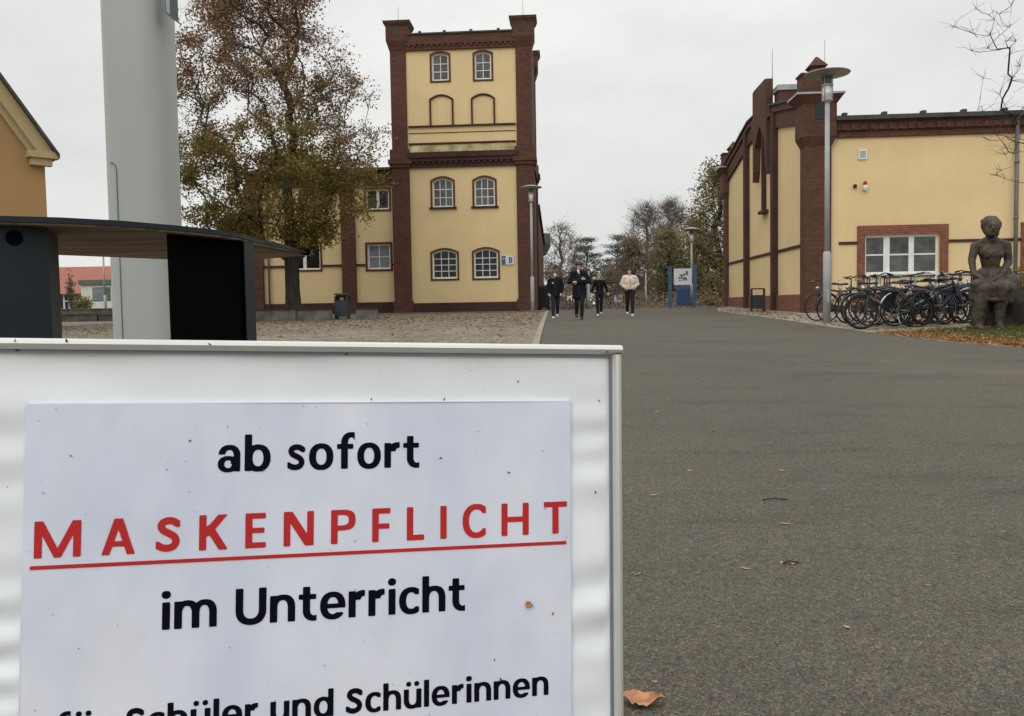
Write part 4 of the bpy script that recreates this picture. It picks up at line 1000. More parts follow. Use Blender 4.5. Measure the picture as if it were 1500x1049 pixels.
# leaf fragment stuck on the board
u, v = buv(774, 885); t = MB(bx); z = .0032
t.add([(u - .0042, v + .001, z), (u - .003, v + .0042, z + .001), (u + .0008, v + .0035, z + .002), (u + .0022, v + .0008, z + .001), (u + .0048, v - .0012, z), (u + .001, v - .0028, z + .0015), (u - .003, v - .003, z)], [tuple(range(7))])
single('leaf_fragment', t, M['bigleaf'], 'tiny curled brown leaf scrap stuck on the notice right of the word Unterricht', 'leaf', tuple(BP(u, v, z)))

# ================================================================ HIGH TABLE AND MAST
HT = CAMZ + .155
def tp(px, py, h=HT): d = ray(px, py); k = (h - CAMZ) / d.z; p = CAM + d * k; return p.x, p.y
edge = [tp(-120, 316), tp(-40, 315.5), tp(0, 316), tp(90, 318.5), tp(175, 323), tp(262, 330.5), tp(320, 337), tp(352, 342), tp(370, 347), tp(385, 351.5), tp(412, 357), tp(458, 369)]
hb = HT - .011
far = [tp(455, 373, hb), tp(372, 380.5, hb), tp(250, 379.5, hb), tp(88, 373, hb), tp(-60, 367, hb)]
tx, ty = -.95, 1.7
ht = thing('high_table', 'dark steel high table with weathered wooden top behind the notice board', 'table', (tx, ty, gz(tx, ty)))
ring_ = edge + [(far[0][0], far[0][1])] + far[1:]
t = MB(); t.poly(ring_, HT - .009, HT, 'z'); part('steel_plate', t, M['darksteel'], ht)
t = MB(); t.poly([(x * .99 + tx * .01, y * .99 + ty * .01) for x, y in ring_], HT - .0125, HT - .0092, 'z'); part('wooden_top', t, M['wood'], ht)
def vpoly(pts, th, m, name):
    """vertical plate along plan points, thickness th, from ground to under the top"""
    t = MB(); n = len(pts)
    zt_ = HT - .0128
    (x0, y0), (x1, y1) = pts; dx, dy = x1 - x0, y1 - y0; l = math.hypot(dx, dy); nx, ny = -dy / l * th, dx / l * th
    g_ = gz(x0, y0) - .01
    t.hexa([(x0, y0, g_), (x1, y1, g_), (x1 + nx, y1 + ny, g_), (x0 + nx, y0 + ny, g_)], [(x0, y0, zt_), (x1, y1, zt_), (x1 + nx, y1 + ny, zt_), (x0 + nx, y0 + ny, zt_)])
    return part(name, t, m, ht)
def leg(pxa, pxb, Ya, Yb, pxc, Yc, m):
    a = W(pxa, 420, Ya); b = W(pxb, 420, Yb); c = W(pxc, 420, Yc); t = MB(); g_ = gz(a.x, a.y) - .01; zt_ = HT - .0128
    d = a + (c - b)
    P_ = [(q.x, q.y) for q in (a, b, c, d)]
    t.hexa([(x, y, g_) for x, y in P_], [(x, y, zt_) for x, y in P_]); return a, b, part('leg', t, m, ht)
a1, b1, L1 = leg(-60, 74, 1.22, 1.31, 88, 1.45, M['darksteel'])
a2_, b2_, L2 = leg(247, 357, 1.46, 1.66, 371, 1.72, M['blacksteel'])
# lighter strip: skylight on the right leg's outer side put into its colour, bolt hole in the left leg
q0, q1 = W(357.5, 420, 1.655), W(371.5, 420, 1.715); t = MB(); g_ = gz(q0.x, q0.y); t.hexa([(q0.x, q0.y, g_), (q0.x + .004, q0.y - .003, g_), (q1.x + .004, q1.y - .003, g_), (q1.x, q1.y, g_)], [(q0.x, q0.y, HT - .0135), (q0.x + .004, q0.y - .003, HT - .0135), (q1.x + .004, q1.y - .003, HT - .0135), (q1.x, q1.y, HT - .0135)]); part('lit_side_strip', t, M['darksteel'], L2)
dv = (b1 - a1).normalized(); nv = Vector((dv.y, -dv.x, 0)); hc = W(22, 348, 1.27)
lam = (hc - a1).dot(dv); hc2 = a1 + dv * lam; hc2.z = hc.z
t = MB(); pts_ = [tuple(hc2 + nv * .0035 + dv * (.0105 * cos(2 * pi * k / 20)) + Vector((0, 0, .0105 * sin(2 * pi * k / 20)))) for k in range(20)]; t.add(pts_, [tuple(range(20))]); part('bolt_hole', t, M['blacksteel'], L1)
t = MB(); t.tube([hc2 + nv * .0005, hc2 + nv * .0030], [.0125, .012], 20); part('hole_rim', t, M['blacksteel'], L1)
# the thick mast
YM = 3.3; pa, pb = W(161, 330, YM), W(258, 330, YM); rad = (pb - pa).length / 2 * .925; pc = (pa + pb) / 2
top_, bot_ = (W(154, 30, YM) + W(252, 30, YM)) / 2, (W(172, 470, YM) + W(266, 470, YM)) / 2
ms = thing('mast', 'thick light grey painted mast rising behind the dark high table', 'mast', (bot_.x, YM, gz(bot_.x, YM)))
def mp_(z): k = (z - bot_.z) / (top_.z - bot_.z); return (bot_.x + (top_.x - bot_.x) * k, YM)
Z_ = [gz(-2, YM) - .05, .6, 1.0, 1.5, 2.2, 3.2, 4.5, 6.5]
t = MB(); sec_n = 40
vs = []
for z in Z_:
    cx_, cy_ = mp_(z)
    for k in range(sec_n):
        a = 2 * pi * k / sec_n; ca_, sa_ = cos(a), sin(a); ex = .62      # softly squared section
        vs.append((cx_ + rad * math.copysign(abs(ca_) ** ex, ca_), cy_ + rad * .8 * math.copysign(abs(sa_) ** ex, sa_), z))
t.add(vs, [(i * sec_n + k, i * sec_n + (k + 1) % sec_n, (i + 1) * sec_n + (k + 1) % sec_n, (i + 1) * sec_n + k) for i in range(len(Z_) - 1) for k in range(sec_n)] + [tuple((len(Z_) - 1) * sec_n + k for k in range(sec_n))], True)
part('shaft', t, M['pole'], ms)
yf_ = YM - rad * .8 - .0015
t = MB(); zt_ = W(161, 238, YM - .1).z; xx = W(166.5, 330, YM - .12).x
ln = []
for z in np.linspace(gz(-2, 3.3), zt_ - .03, 14): ln.append((mp_(z)[0] - (bot_.x - W(178.5, 470, yf_).x), z))
xe = ln[-1][0]; ln += [(xe - .004, zt_ - .012), (xe - .014, zt_ - .001), (xe - .03, zt_ + .002)]
t.band(ln, .0014, yf_ - .0004, yf_ + .05)
part('hatch_seam', t, M['alu_in'], ms)
a, b, c, d = RC(241.5, -30, 250, 24, yf_)
t = MB(); t.poly([(a, c + .012), (b, c - .008), (b, d), (a, d)], yf_ - .002, yf_ + .06); st_ = part('sticker', t, M['greybuild'], ms)
t = MB(); t.poly([(a + .005, c + .016), (b - .003, c + .004), (b - .003, d), (a + .005, d)], yf_ - .004, yf_ - .0025); part('sticker_face', t, M['glass_pale'], st_)
t = MB(); t.box(a + .009, b - .007, yf_ - .006, yf_ - .0045, c + .075, c + .082); t.box(a + .009, b - .007, yf_ - .006, yf_ - .0045, c + .090, c + .094); part('sticker_mark', t, M['ink'], st_)

# ================================================================ LAMPS, BINS, BOARDS, RAIL
def lamp(label, px, py, Y, tgt_top, group=None, cp=None):
    b_ = W(px, py, Y); H_ = W(px, tgt_top, Y).z - gz(b_.x, Y); loc = (b_.x, Y, gz(b_.x, Y) - .02)
    k = H_ / 5.85
    r = thing('street_lamp', label, 'street lamp', loc, 'disc headed street lamps', local=True)
    t = MB(); t.lathe([(.085, 0), (.085, 1.66 * k), (.06, 1.70 * k)], (0, 0, 0), 14); t.lathe([(.058, 1.6 * k), (.05, H_ - .68)], (0, 0, 0), 14); pl = part('post', t, M['lampgrey'], r)
    t = MB(); t.box(-.03, .03, -.090, -.08, .5, .78); part('service_door', t, M['lampgrey'], pl)
    t = MB(); t.lathe([(.06, H_ - .70), (.12, H_ - .66), (.12, H_ - .62)], (0, 0, 0), 14); t.lathe([(.13, H_ - .34), (.13, H_ - .30)], (0, 0, 0), 14)
    hd = part('lantern', t, M['lampgrey'], r)
    t = MB(); t.lathe([(.105, H_ - .62), (.105, H_ - .34)], (0, 0, 0), 14); part('lamp_glass', t, M['lampglass'], hd)
    for a in range(4):
        t = MB(); an = pi / 4 + a * pi / 2; t.tube([(.125 * cos(an), .125 * sin(an), H_ - .64), (.125 * cos(an), .125 * sin(an), H_ - .10)], .011, 6); part('strut', t, M['lampgrey'], hd)
    t = MB(); t.lathe([(.10, H_ - .30), (.10, H_ - .12)], (0, 0, 0), 12); part('driver_box', t, M['pipe'], hd)
    t = MB(); t.lathe([(.10, H_ - .13), (.48, H_ - .075), (.495, H_ - .06), (.48, H_ - .045), (.2, H_ + .03), (.02, H_ + .06)], (0, 0, 0), 28); part('disc_shade', t, M['lampdisc'], r)
    return r
lamp('large grey street lamp with a disc top, standing among the parked bicycles', 1211, 472, 19.2, 103)
lamp('grey street lamp with a disc top, in front of the tower corner', 780.5, 459, 36.0, 272)
lamp('smaller far street lamp with a disc top, beside the blue framed map board', 1013.5, 454, 44.0, 334)
lamp('distant lamp post by the pale pavilion, seen under the high table', 154.5, 452, 48.0, 352)
def plainpost(label, px, y0, y1, Y, r_):
    b_ = W(px, y1, Y); t = MB(); g_ = gz(b_.x, Y) - .05; H_ = W(px, y0, Y).z - g_
    t.lathe([(r_ * 1.3, 0), (r_ * 1.3, .8), (r_, .85), (r_ * .8, H_)], (0, 0, 0), 8); t.lathe([(r_ * 1.6, H_), (r_ * 1.2, H_ + .12)], (0, 0, 0), 8)
    return single('post', t, M['lampgrey'], label, 'post', (b_.x, Y, g_), local=True)
plainpost('thin grey post among the far trees, between cream jacket and blue map board', 946.5, 398, 456, 52, .05)
plainpost('grey post standing between the two middle walkers', 862, 395, 457, 46, .09)
def bin_(label, px0, px1, y0, y1, Y):
    a, b, c, d = RC(px0, y0, px1, y1, Y); w_ = b - a; xc = (a + b) / 2; g_ = gz(xc, Y); h_ = d - g_
    r = thing('litter_bin', label, 'litter bin', (xc, Y, g_), local=True)
    t = MB(); t.poly([(-w_ * .40, .10), (w_ * .40, .10), (w_ * .43, h_ * .72), (-w_ * .43, h_ * .72)], -w_ * .36, w_ * .36); part('container', t, M['bin'], r)
    return r, w_, h_
r, w_, h_ = bin_('dark litter bin with rounded hood beside the concrete tree surround', 492, 511, 430, 464, 30.6)
t = MB(); t.poly([(-w_ * .5, h_ * .70), (w_ * .5, h_ * .70), (w_ * .5, h_ * .9), (w_ * .38, h_), (-w_ * .38, h_), (-w_ * .5, h_ * .9)], w_ * .05, w_ * .40); hd_ = part('hood', t, M['bin'], r)
t = MB(); t.box(-w_ * .5, -w_ * .40, -w_ * .38, w_ * .4, .03, h_ * .9); part('side_post', t, M['black'], r)
t = MB(); t.box(w_ * .40, w_ * .5, -w_ * .38, w_ * .4, .03, h_ * .9); part('side_post', t, M['black'], r)
t = MB(); t.box(-w_ * .5, w_ * .5, -w_ * .38, w_ * .05, h_ * .93, h_); part('lid', t, M['bin'], r)
t = MB(); t.ball((0, -.02, h_ * .78), (w_ * .2, .08, .07), 9, 6); part('litter_bag', t, M['paleleaf'], r)
t = MB(); t.box(-w_ * .55, -w_ * .3, -.15, .15, 0, .05); t.box(w_ * .3, w_ * .55, -.15, .15, 0, .05); part('base', t, M['black'], r)
r, w_, h_ = bin_('dark square litter bin between two posts against the gable wall', 1099.5, 1120.5, 423, 457, 31.2)
for s_ in (-1, 1): t = MB(); t.box(s_ * w_ * .44 - .035, s_ * w_ * .44 + .035, -.04, .04, 0, h_); part('side_post', t, M['black'], r)
t = MB(); t.box(-w_ * .44, w_ * .44, -.05, .12, h_ * .97, h_ + .02); part('lid', t, M['bin'], r)
a, b, c, d = RC(788, 419, 806, 455, 41); t = MB(); g_ = gz(a, 41)
wb = thing('waste_container', 'dark wheeled waste container at the corner behind the tower', 'container', ((a + b) / 2, 41, g_), local=True); hw_ = (b - a) / 2
t = MB(); t.hexa([(-hw_ * .85, -.4, .12), (hw_ * .85, -.4, .12), (hw_ * .85, .4, .12), (-hw_ * .85, .4, .12)], [(-hw_, -.5, d - g_ - .15), (hw_, -.5, d - g_ - .15), (hw_, .5, d - g_ - .15), (-hw_, .5, d - g_ - .15)]); part('body', t, M['black'], wb)
t = MB(); t.poly([(-hw_ * 1.04, d - g_ - .148), (hw_ * 1.04, d - g_ - .148), (hw_ * .8, d - g_), (-hw_ * .8, d - g_)], -.54, .54); part('lid', t, M['bin'], wb)
for s_ in (-1, 1): t = MB(); t.ring((s_ * hw_ * .7, -.36, .1), .06, .04, 12, 6); part('wheel', t, M['rubber'], wb)
# blue map boards
def mapboard(label, x0, x1, ytop, ybase, sx0, sx1, sy0, sy1, Y, px_, posts=True):
    a, b, c, d = RC(x0, ytop, x1, ybase, Y); g_ = gz(a, Y) - .02
    r = thing('map_board', label, 'information board', (a, Y, g_))
    pw_ = (W(px_, 400, Y).x - W(0, 400, Y).x) / 2
    if posts:
        for x in (a + pw_, b - pw_): t = MB(); t.box(x - pw_, x + pw_, Y - pw_, Y + pw_, g_, d); t.box(x - pw_ * 1.2, x + pw_ * 1.2, Y - pw_ * 1.2, Y + pw_ * 1.2, d, d + .04); part('post', t, M['blue'], r)
    s0, s1, s2, s3 = RC(sx0, sy0, sx1, sy1, Y); t = MB(); t.box(s0, s1, Y - .06, Y + .02, s2, s3); pn = part('map_panel', t, M['signwhite'], r)
    t = MB(); w_, h_ = s1 - s0, s3 - s2; rr = random.Random(5)
    for _ in range(16):
        ax = rr.uniform(.22, .68); az = rr.uniform(.25, .68); t.box(s0 + w_ * ax, s0 + w_ * (ax + rr.uniform(.05, .13)), Y - .066 - rr.random() * .004, Y - .061, s2 + h_ * az, s2 + h_ * (az + rr.uniform(.05, .14)))
    t.box(s0 + w_ * .66, s0 + w_ * .78, Y - .072, Y - .061, s2 + h_ * .60, s2 + h_ * .84); part('map_drawing', t, M['greybuild'], pn)
    t = MB(); i0, i1 = (s0 + (0.02), s1 - .02); t.box(i0 + w_ * .12, i1 - w_ * .08, Y - .03, Y + .01, g_ + .12, s2 - .24); part('lower_panel', t, M['blue2'], r)
    t = MB(); t.box(i0 + w_ * .05, i1 - w_ * .05, Y - .035, Y + .015, s2 - .22, s2 - .04); part('cross_rail', t, M['blue'], r)
mapboard('blue framed map board with a white panel between two blue posts', 979, 1020, 391, 455, 987, 1013, 393.5, 417.5, 42.5, 4.2)
mapboard('small distant white map board over a blue panel, between the two rightmost walkers', 898, 918, 432, 455, 899.5, 911.5, 432.5, 442.5, 56, 1.5)
# galvanised bicycle rail
YR = 17.5; g_ = gz(8, YR); xa_, xb_ = W(1284, 402, YR).x, W(1560, 402, YR).x; zt1, zt2 = W(1400, 402, YR).z, W(1400, 443, YR).z
rl = thing('bicycle_rail', 'long galvanised tube rail with bicycles leaning on both sides', 'rail', ((xa_ + xb_) / 2, YR, g_))
t = MB(); t.tube([(xa_, YR, zt1), (xb_, YR, zt1)], .032, 10); part('top_tube', t, M['galv'], rl)
t = MB(); t.tube([(xa_, YR, zt2), (xb_, YR, zt2)], .032, 10); part('lower_tube', t, M['galv'], rl)
for px in (1288, 1340, 1392, 1444, 1494, 1550):
    x = W(px, 440, YR).x; t = MB(); t.tube([(x, YR, g_ - .1), (x, YR, zt1 - .02)], .030, 10); part('post', t, M['galv'], rl)

# ================================================================ TREES
def grow(base, trunk, tips, rr, alpha=.38, seg=.45, rise=.18, r_tip=.010, e=2.35, rtrunk=None):
    """greedy branching: each tip joins the best node of the tree so far. returns nodes, parents, radii, tip ids"""
    P = [Vector(p) for p in trunk]; par = [-1] + list(range(len(trunk) - 1)); pl = [0.]
    for i in range(1, len(P)): pl.append(pl[-1] + (P[i] - P[i - 1]).length)
    n0 = min(3, max(1, len(trunk) // 3)); tipid = []
    tips = sorted(tips, key=lambda t: (t - P[len(trunk) // 2]).length)
    cap_ = len(P) + len(tips) * 14; A = np.zeros((cap_, 3)); L = np.zeros(cap_); ok = np.zeros(cap_, bool)
    for i, p in enumerate(P): A[i] = p; L[i] = pl[i]; ok[i] = i >= n0
    n = len(P)
    for t in tips:
        d = A[:n] - np.array(t); dist = np.sqrt((d ** 2).sum(1))
        cost = dist + alpha * L[:n] + 1.4 * np.maximum(0, d[:, 2] + .25 * dist) + np.where(ok[:n], 0, 99)
        k = int(cost.argmin()); a = Vector(A[k]); D = (t - a).length; m_ = max(2, int(D / seg)); prev = k
        m_ = min(m_, 12)
        side = Vector((rr.gauss(0, 1), rr.gauss(0, 1), rr.gauss(0, .5))) * D * .07
        for j in range(1, m_ + 1):
            q = j / m_; p = a.lerp(t, q) + Vector((0, 0, D * rise * sin(pi * q) * (1 - .3 * q))) + side * sin(pi * q * 1.5) + Vector((rr.gauss(0, 1), rr.gauss(0, 1), rr.gauss(0, 1))) * .035 * seg * 2 * (q < 1)
            A[n] = p; L[n] = L[prev] + (p - Vector(A[prev])).length; ok[n] = True; par.append(prev); P.append(p); prev = n; n += 1
        tipid.append(prev)
    ch = [0] * n; acc = [0.] * n
    for i in range(n - 1, -1, -1):
        if ch[i] == 0: acc[i] = r_tip ** e
        if par[i] >= 0: acc[par[i]] += acc[i] if ch[par[i]] >= 0 else 0; ch[par[i]] += 1
    rad = [x ** (1 / e) for x in acc]
    if rtrunk:
        k = rtrunk / rad[1]
        ex = math.log(k) / math.log(rad[1] / r_tip) if rad[1] > r_tip * 1.5 else 0
        rad = [r_ * (r_ / r_tip) ** ex for r_ in rad]
        for i in range(len(trunk)): rad[i] = max(rad[i], rtrunk * (1 - .45 * i / len(trunk)) * 1.0)
        rad[0] = rtrunk * 1.25
    return P, par, rad, tipid
def branch_mesh(P, par, rad, ntrunk):
    mb = MB(); kids_ = {}
    for i, p in enumerate(par):
        if p >= 0: kids_.setdefault(p, []).append(i)
    stack = [(0, None)]; 
    while stack:
        i, pr = stack.pop(); chain = ([pr] if pr is not None else []) + [i]; j = i
        while j in kids_:
            ks = sorted(kids_[j], key=lambda q: -rad[q] + (0 if not (j < ntrunk and q < ntrunk) else -9))
            for q in ks[1:]: stack.append((q, j))
            j = ks[0]; chain.append(j)
        rs = [rad[q] for q in chain]
        if pr is not None: rs[0] = rs[1] * 1.15
        mb.tube([P[q] for q in chain], rs, 9 if rs[0] > .12 else 6 if rs[0] > .04 else 4, cap=False)
    return mb
def twigs(mb, P, ids, rr, n, ln, r_=.007, up=.25):
    ends = []
    for i in ids:
        for _ in range(n):
            a = Vector(P[i]); d = Vector((rr.gauss(0, 1), rr.gauss(0, 1), rr.gauss(up, .8))).normalized(); l = ln * rr.uniform(.5, 1.3)
            m1 = a + d * l * .5 + Vector((rr.gauss(0, .08), rr.gauss(0, .08), .05)) * l; e_ = a + d * l + Vector((rr.gauss(0, .15), rr.gauss(0, .15), rr.gauss(0, .1))) * l
            mb.tube([a, m1, e_], [r_, r_ * .75, r_ * .35], 3, cap=False); ends += [m1, e_]
    return ends
def leaves(mb, pts, rr, n, spread, size, droop=.4, pick=None):
    for p in pts:
        for _ in range(n):
            c = Vector(p) + Vector((rr.gauss(0, spread), rr.gauss(0, spread), rr.gauss(-spread * .3, spread * .8)))
            s_ = size * rr.uniform(.6, 1.35); u = Vector((rr.gauss(0, 1), rr.gauss(0, 1), rr.gauss(-droop, .6))).normalized(); v_ = u.orthogonal().normalized()
            v_ = (v_ * cos(rr.uniform(0, 6.3)) + u.cross(v_) * sin(rr.uniform(0, 6.3))); v_ = v_.normalized() if v_.length > .1 else u.orthogonal().normalized()
            if pick: mb.cur = pick(c)
            mb.add([c - u * s_ * .6, c - v_ * s_ * .42, c + u * s_ * .65, c + v_ * s_ * .42], [(0, 1, 2, 3)])

# the big linden by the wing
TY = 31.3; tb = W(430, 447, TY); tg = gz(tb.x, TY) - .05; s_px = TY / F
rt = random.Random(11)
root = (tb.x, TY, tg)
th_ = W(430, -70, TY).z
trunkpts = [(tb.x, TY, tg), (tb.x - .02, TY, tg + 1.2), (tb.x - .02, TY, tg + 2.3), (W(424, 310, TY).x, TY, W(424, 310, TY).z), (W(418, 260, TY).x, TY + .1, W(418, 260, TY).z)]
prof = [(358, 40), (335, 100), (310, 150), (270, 163), (230, 168), (190, 165), (140, 150), (90, 130), (40, 108), (0, 88), (-40, 55), (-75, 12)]   # pixel row -> half width of the crown
def hwid(py): return float(np.interp(py, [p[0] for p in prof][::-1], [p[1] for p in prof][::-1]))
def cx_px(py): return float(np.interp(py, [-80, 0, 200, 360], [385, 378, 397, 412]))
tips = []
for (px, py, dy) in ((350, 130, -.8), (405, 100, .5), (470, 180, -.4), (330, 230, .9), (440, 60, 0)): tips.append(Vector((W(px, py, TY).x, TY + dy, W(px, py, TY).z)))
while len(tips) < 520:
    py = rt.uniform(-75, 350); q = hwid(py) * s_px
    a = rt.uniform(0, 2 * pi); r_ = q * (rt.random() ** .42)
    c = W(cx_px(py), py, TY); v = Vector((c.x + r_ * cos(a), TY + r_ * .92 * sin(a), c.z))
    if c.z < tg + 3.6 and r_ < .62 * q: continue
    tips.append(v)
# overhanging bough towards the tower and low drooping boughs
for (px, py, dy) in ((540, 262, -.5), (555, 268, 0), (525, 258, .4), (500, 262, 0), (470, 330, -.6), (490, 345, -.5), (455, 350, -.3), (480, 300, -.8), (505, 325, -.4), (380, 350, -.8), (300, 325, -.5), (275, 318, 0), (345, 330, -.5), (260, 310, .5), (290, 300, .8), (395, 345, -1.2), (385, 330, -.6), (370, 318, -.9), (455, 320, -1.0)):
    c = W(px, py, TY); tips.append(Vector((c.x, TY + dy, c.z)))
P, par, rad, tid = grow(root, trunkpts, tips, rt, rtrunk=.28, r_tip=.010, seg=.4, alpha=.30, rise=.12)
lin = thing('linden_tree', 'large autumn tree with sparse green and russet leaves in front of the low wing', 'tree', root)
bm_ = branch_mesh(P, par, rad, len(trunkpts)); part('trunk', bm_, M['bark'], lin)
tw = MB(); ends = twigs(tw, P, tid, rt, 9, .58, .0065); part('twigs', tw, M['bark2'], lin, kind='stuff')
lf = MB()
zmid = W(400, 215, TY).z
def pk(c): q = (c.z - zmid) / 2.6 + .35 * sin(c.x * 1.7 + 2) + .3 * sin(c.z * 2.1 + c.y); return 1 if q + rt.gauss(0, .45) > .1 else 0
low = [p for p in ends if p.z < zmid + .4]; hi_ = [p for p in ends if p.z >= zmid + .4]
den = lambda p: (sin(p.x * 1.9 + 1) + sin(p.y * 2.3) + sin(p.z * 2.0 + .7)) / 3
for p in ends:
    if p.x > W(470, 200, TY).x and p.z > W(470, 245, TY).z and rt.random() < .30: continue
    k = 6 + 10 * den(p) if p.z >= zmid + .4 else 15 + 14 * den(p)
    k = int(max(1, k + (2.5 if p.z > W(400, 110, TY).z and p.x < tb.x - .3 else 0)))
    leaves(lf, [p], rt, k, .135, .078, pick=pk)
part('crown', lf, [M['linden'], M['russet']], lin)

def simple_tree(name, label, px, ytop, Y, wpx, kind, seed, group=None, ntip=110, leafm=None, nl=4, lsize=.09, bare=.3, tr=.16, twn=5, twl=.9, yb=None, cxo=0):
    rr = random.Random(seed); b_ = W(px, 450, Y); g_ = gz(b_.x, Y) - .1; zt_ = W(px, ytop, Y).z; H_ = zt_ - g_; wv_ = wpx / F * Y / 2
    r = thing(name, label, 'tree', (b_.x, Y, g_), group)
    tr_pts = [(b_.x + rr.gauss(0, .03) * i, Y + rr.gauss(0, .03) * i, g_ + H_ * .82 * i / 7) for i in range(8)]
    tips = []
    while len(tips) < ntip:
        q = rr.random(); zz = g_ + H_ * (bare + (1 - bare) * q); w_ = wv_ * (sin(pi * min(1, .12 + q * .86)) ** .6 if kind != 'cone' else 1.05 - q)
        a = rr.uniform(0, 2 * pi); rd = w_ * rr.random() ** .5; tips.append(Vector((b_.x + cxo * q + rd * cos(a), Y + rd * sin(a), zz)))
    P, par, rad, tid = grow(None, tr_pts, tips, rr, rtrunk=tr, r_tip=.014, seg=H_ / 16, rise=.1 if kind != 'bare' else .02, alpha=.25)
    t = branch_mesh(P, par, rad, 8); part('trunk', t, M['bark2'] if kind == 'bare' else M['bark'], r)
    tw = MB(); en = twigs(tw, P, tid, rr, twn, twl * H_ / 9, .012, .5); part('twigs', tw, M['bark2'], r, kind='stuff')
    if leafm:
        lf = MB()
        for p in en:
            if rr.random() < .8: leaves(lf, [p], rr, nl, .25, lsize)
        part('crown', lf, M[leafm], r)
    return r
simple_tree('bare_tree', 'bare spreading tree right of the tower annex, nearest the leftmost walker', 822, 330, 62, 62, 'bare', 21, twn=7, leafm='brownleaf', nl=1, ntip=120, lsize=.08)
simple_tree('bare_tree', 'thin bare tree just left of the dark pines', 846, 352, 75, 40, 'bare', 22, twn=6, leafm='brownleaf', nl=2, ntip=80)
simple_tree('bare_tree', 'tall mostly bare tree with a rounded crown left of the blue map board', 948, 302, 70, 78, 'bare', 23, leafm='brownleaf', nl=3, ntip=280, twn=8, bare=.15, lsize=.065)
simple_tree('bare_tree', 'tall thin crowned tree directly above the blue map board', 984, 297, 74, 74, 'bare', 24, leafm='brownleaf', nl=4, ntip=300, twn=8, bare=.15, lsize=.065)
simple_tree('autumn_tree', 'olive brown autumn tree partly hidden by the gabled building', 1052, 252, 55, 84, 'full', 25, leafm='olive', nl=5, ntip=240, lsize=.13, bare=.2, tr=.22)
simple_tree('autumn_tree', 'rounded olive tree behind the far street lamp', 1022, 325, 60, 58, 'full', 26, leafm='olive', nl=5, ntip=170, lsize=.13, bare=.12)
simple_tree('autumn_tree', 'brown withered tree low behind the walker in the cream jacket', 928, 352, 66, 56, 'full', 27, leafm='brownleaf', nl=6, ntip=150, lsize=.12, bare=.05)
simple_tree('autumn_tree', 'brown green tree behind the blue map board', 978, 340, 62, 60, 'full', 28, leafm='olive', nl=5, ntip=160, lsize=.12, bare=.08)
simple_tree('autumn_tree', 'small brown tree behind the middle walkers', 896, 392, 80, 50, 'full', 29, leafm='brownleaf', nl=5, ntip=90, lsize=.13, bare=.05)
simple_tree('autumn_tree', 'dusky low tree between the tower annex and the tall walker', 812, 385, 82, 44, 'full', 30, leafm='brownleaf', nl=4, ntip=80, lsize=.13, bare=.05)
simple_tree('autumn_tree', 'low tree at the foot of the gabled building with sparse yellowing leaves', 1046, 402, 50, 40, 'full', 31, leafm='olive', nl=3, ntip=70, lsize=.09, bare=.05)
def pine(label, px, ytop, Y, wpx, seed):
    rr = random.Random(seed); b_ = W(px, 450, Y); g_ = gz(b_.x, Y) - .1; zt_ = W(px, ytop, Y).z; H_ = zt_ - g_; wv_ = wpx / F * Y / 2
    r = thing('pine_tree', label, 'tree', (b_.x, Y, g_), 'dark pines at the end of the road')
    t = MB(); pts = [(b_.x + .12 * sin(i), Y, g_ + H_ * .97 * i / 8) for i in range(9)]; t.tube(pts, [.2 * (1 - i / 10) for i in range(9)], 7, cap=False)
    lf = MB(); lay = 8
    for k in range(lay):
        q = .25 + .75 * k / (lay - 1)
        for a_ in range(5 if k < lay - 1 else 3):
            a = rr.uniform(0, 6.3); L_ = wv_ * rr.uniform(.55, 1.05) * (1.05 - .65 * abs(q - .62) * 1.6 if q < .98 else .35); z = g_ + H_ * q + rr.uniform(-.25, .15)
            e_ = Vector((b_.x + L_ * cos(a), Y + L_ * sin(a), z + .1 * L_)); s0_ = Vector((b_.x, Y, z - .25 * L_)); t.tube([s0_, s0_.lerp(e_, .5) + Vector((0, 0, .1)), e_], [.06, .04, .02], 4, cap=False)
            for _ in range(5):
                c = s0_.lerp(e_, rr.uniform(.45, 1.05)) + Vector((0, 0, .18))
                for _ in range(42):
                    o = Vector((rr.gauss(0, .42), rr.gauss(0, .42), rr.gauss(.05, .13))); n_ = Vector((rr.gauss(0, 1), rr.gauss(0, 1), rr.uniform(.2, 1.3))).normalized() * .17; w_ = n_.orthogonal().normalized() * .035
                    lf.add([c + o - w_, c + o + w_, c + o + n_], [(0, 1, 2)])
    part('trunk', t, M['bark'], r); part('crown', lf, M['needle'], r)
pine('dark pine behind the tall walker in the long coat', 861, 357, 88, 52, 5)
pine('dark flat topped pine, right of the other pine', 905, 351, 92, 60, 6)
# distant wood as one mass
rr = random.Random(77); mb = MB()
for _ in range(2600):
    x = rr.uniform(-14, 32); y = rr.uniform(100, 112); top = 3.4 + 1.3 * sin(x * .5) + .8 * sin(x * 1.3 + 2); z = .6 + rr.random() ** .9 * top
    for _ in range(3):
        c = Vector((x + rr.gauss(0, .5), y + rr.gauss(0, .5), z + rr.gauss(0, .3))); u = Vector((rr.gauss(0, 1), rr.gauss(0, 1), rr.gauss(0, 1))).normalized() * .27; v_ = u.orthogonal().normalized() * .18; mb.add([c - u, c - v_, c + u, c + v_], [(0, 1, 2, 3)])
for _ in range(150):
    x = rr.uniform(-14, 32); y = rr.uniform(98, 110); h_ = rr.uniform(2, 5.5); mb.tube([(x, y, .6), (x + rr.gauss(0, .3), y, .6 + h_)], [.09, .02], 4, cap=False)
single('woodland', mb, M['brownleaf'], 'far brown woodland and undergrowth behind the walkers', 'woodland', (0, 105, .6), kind='stuff')
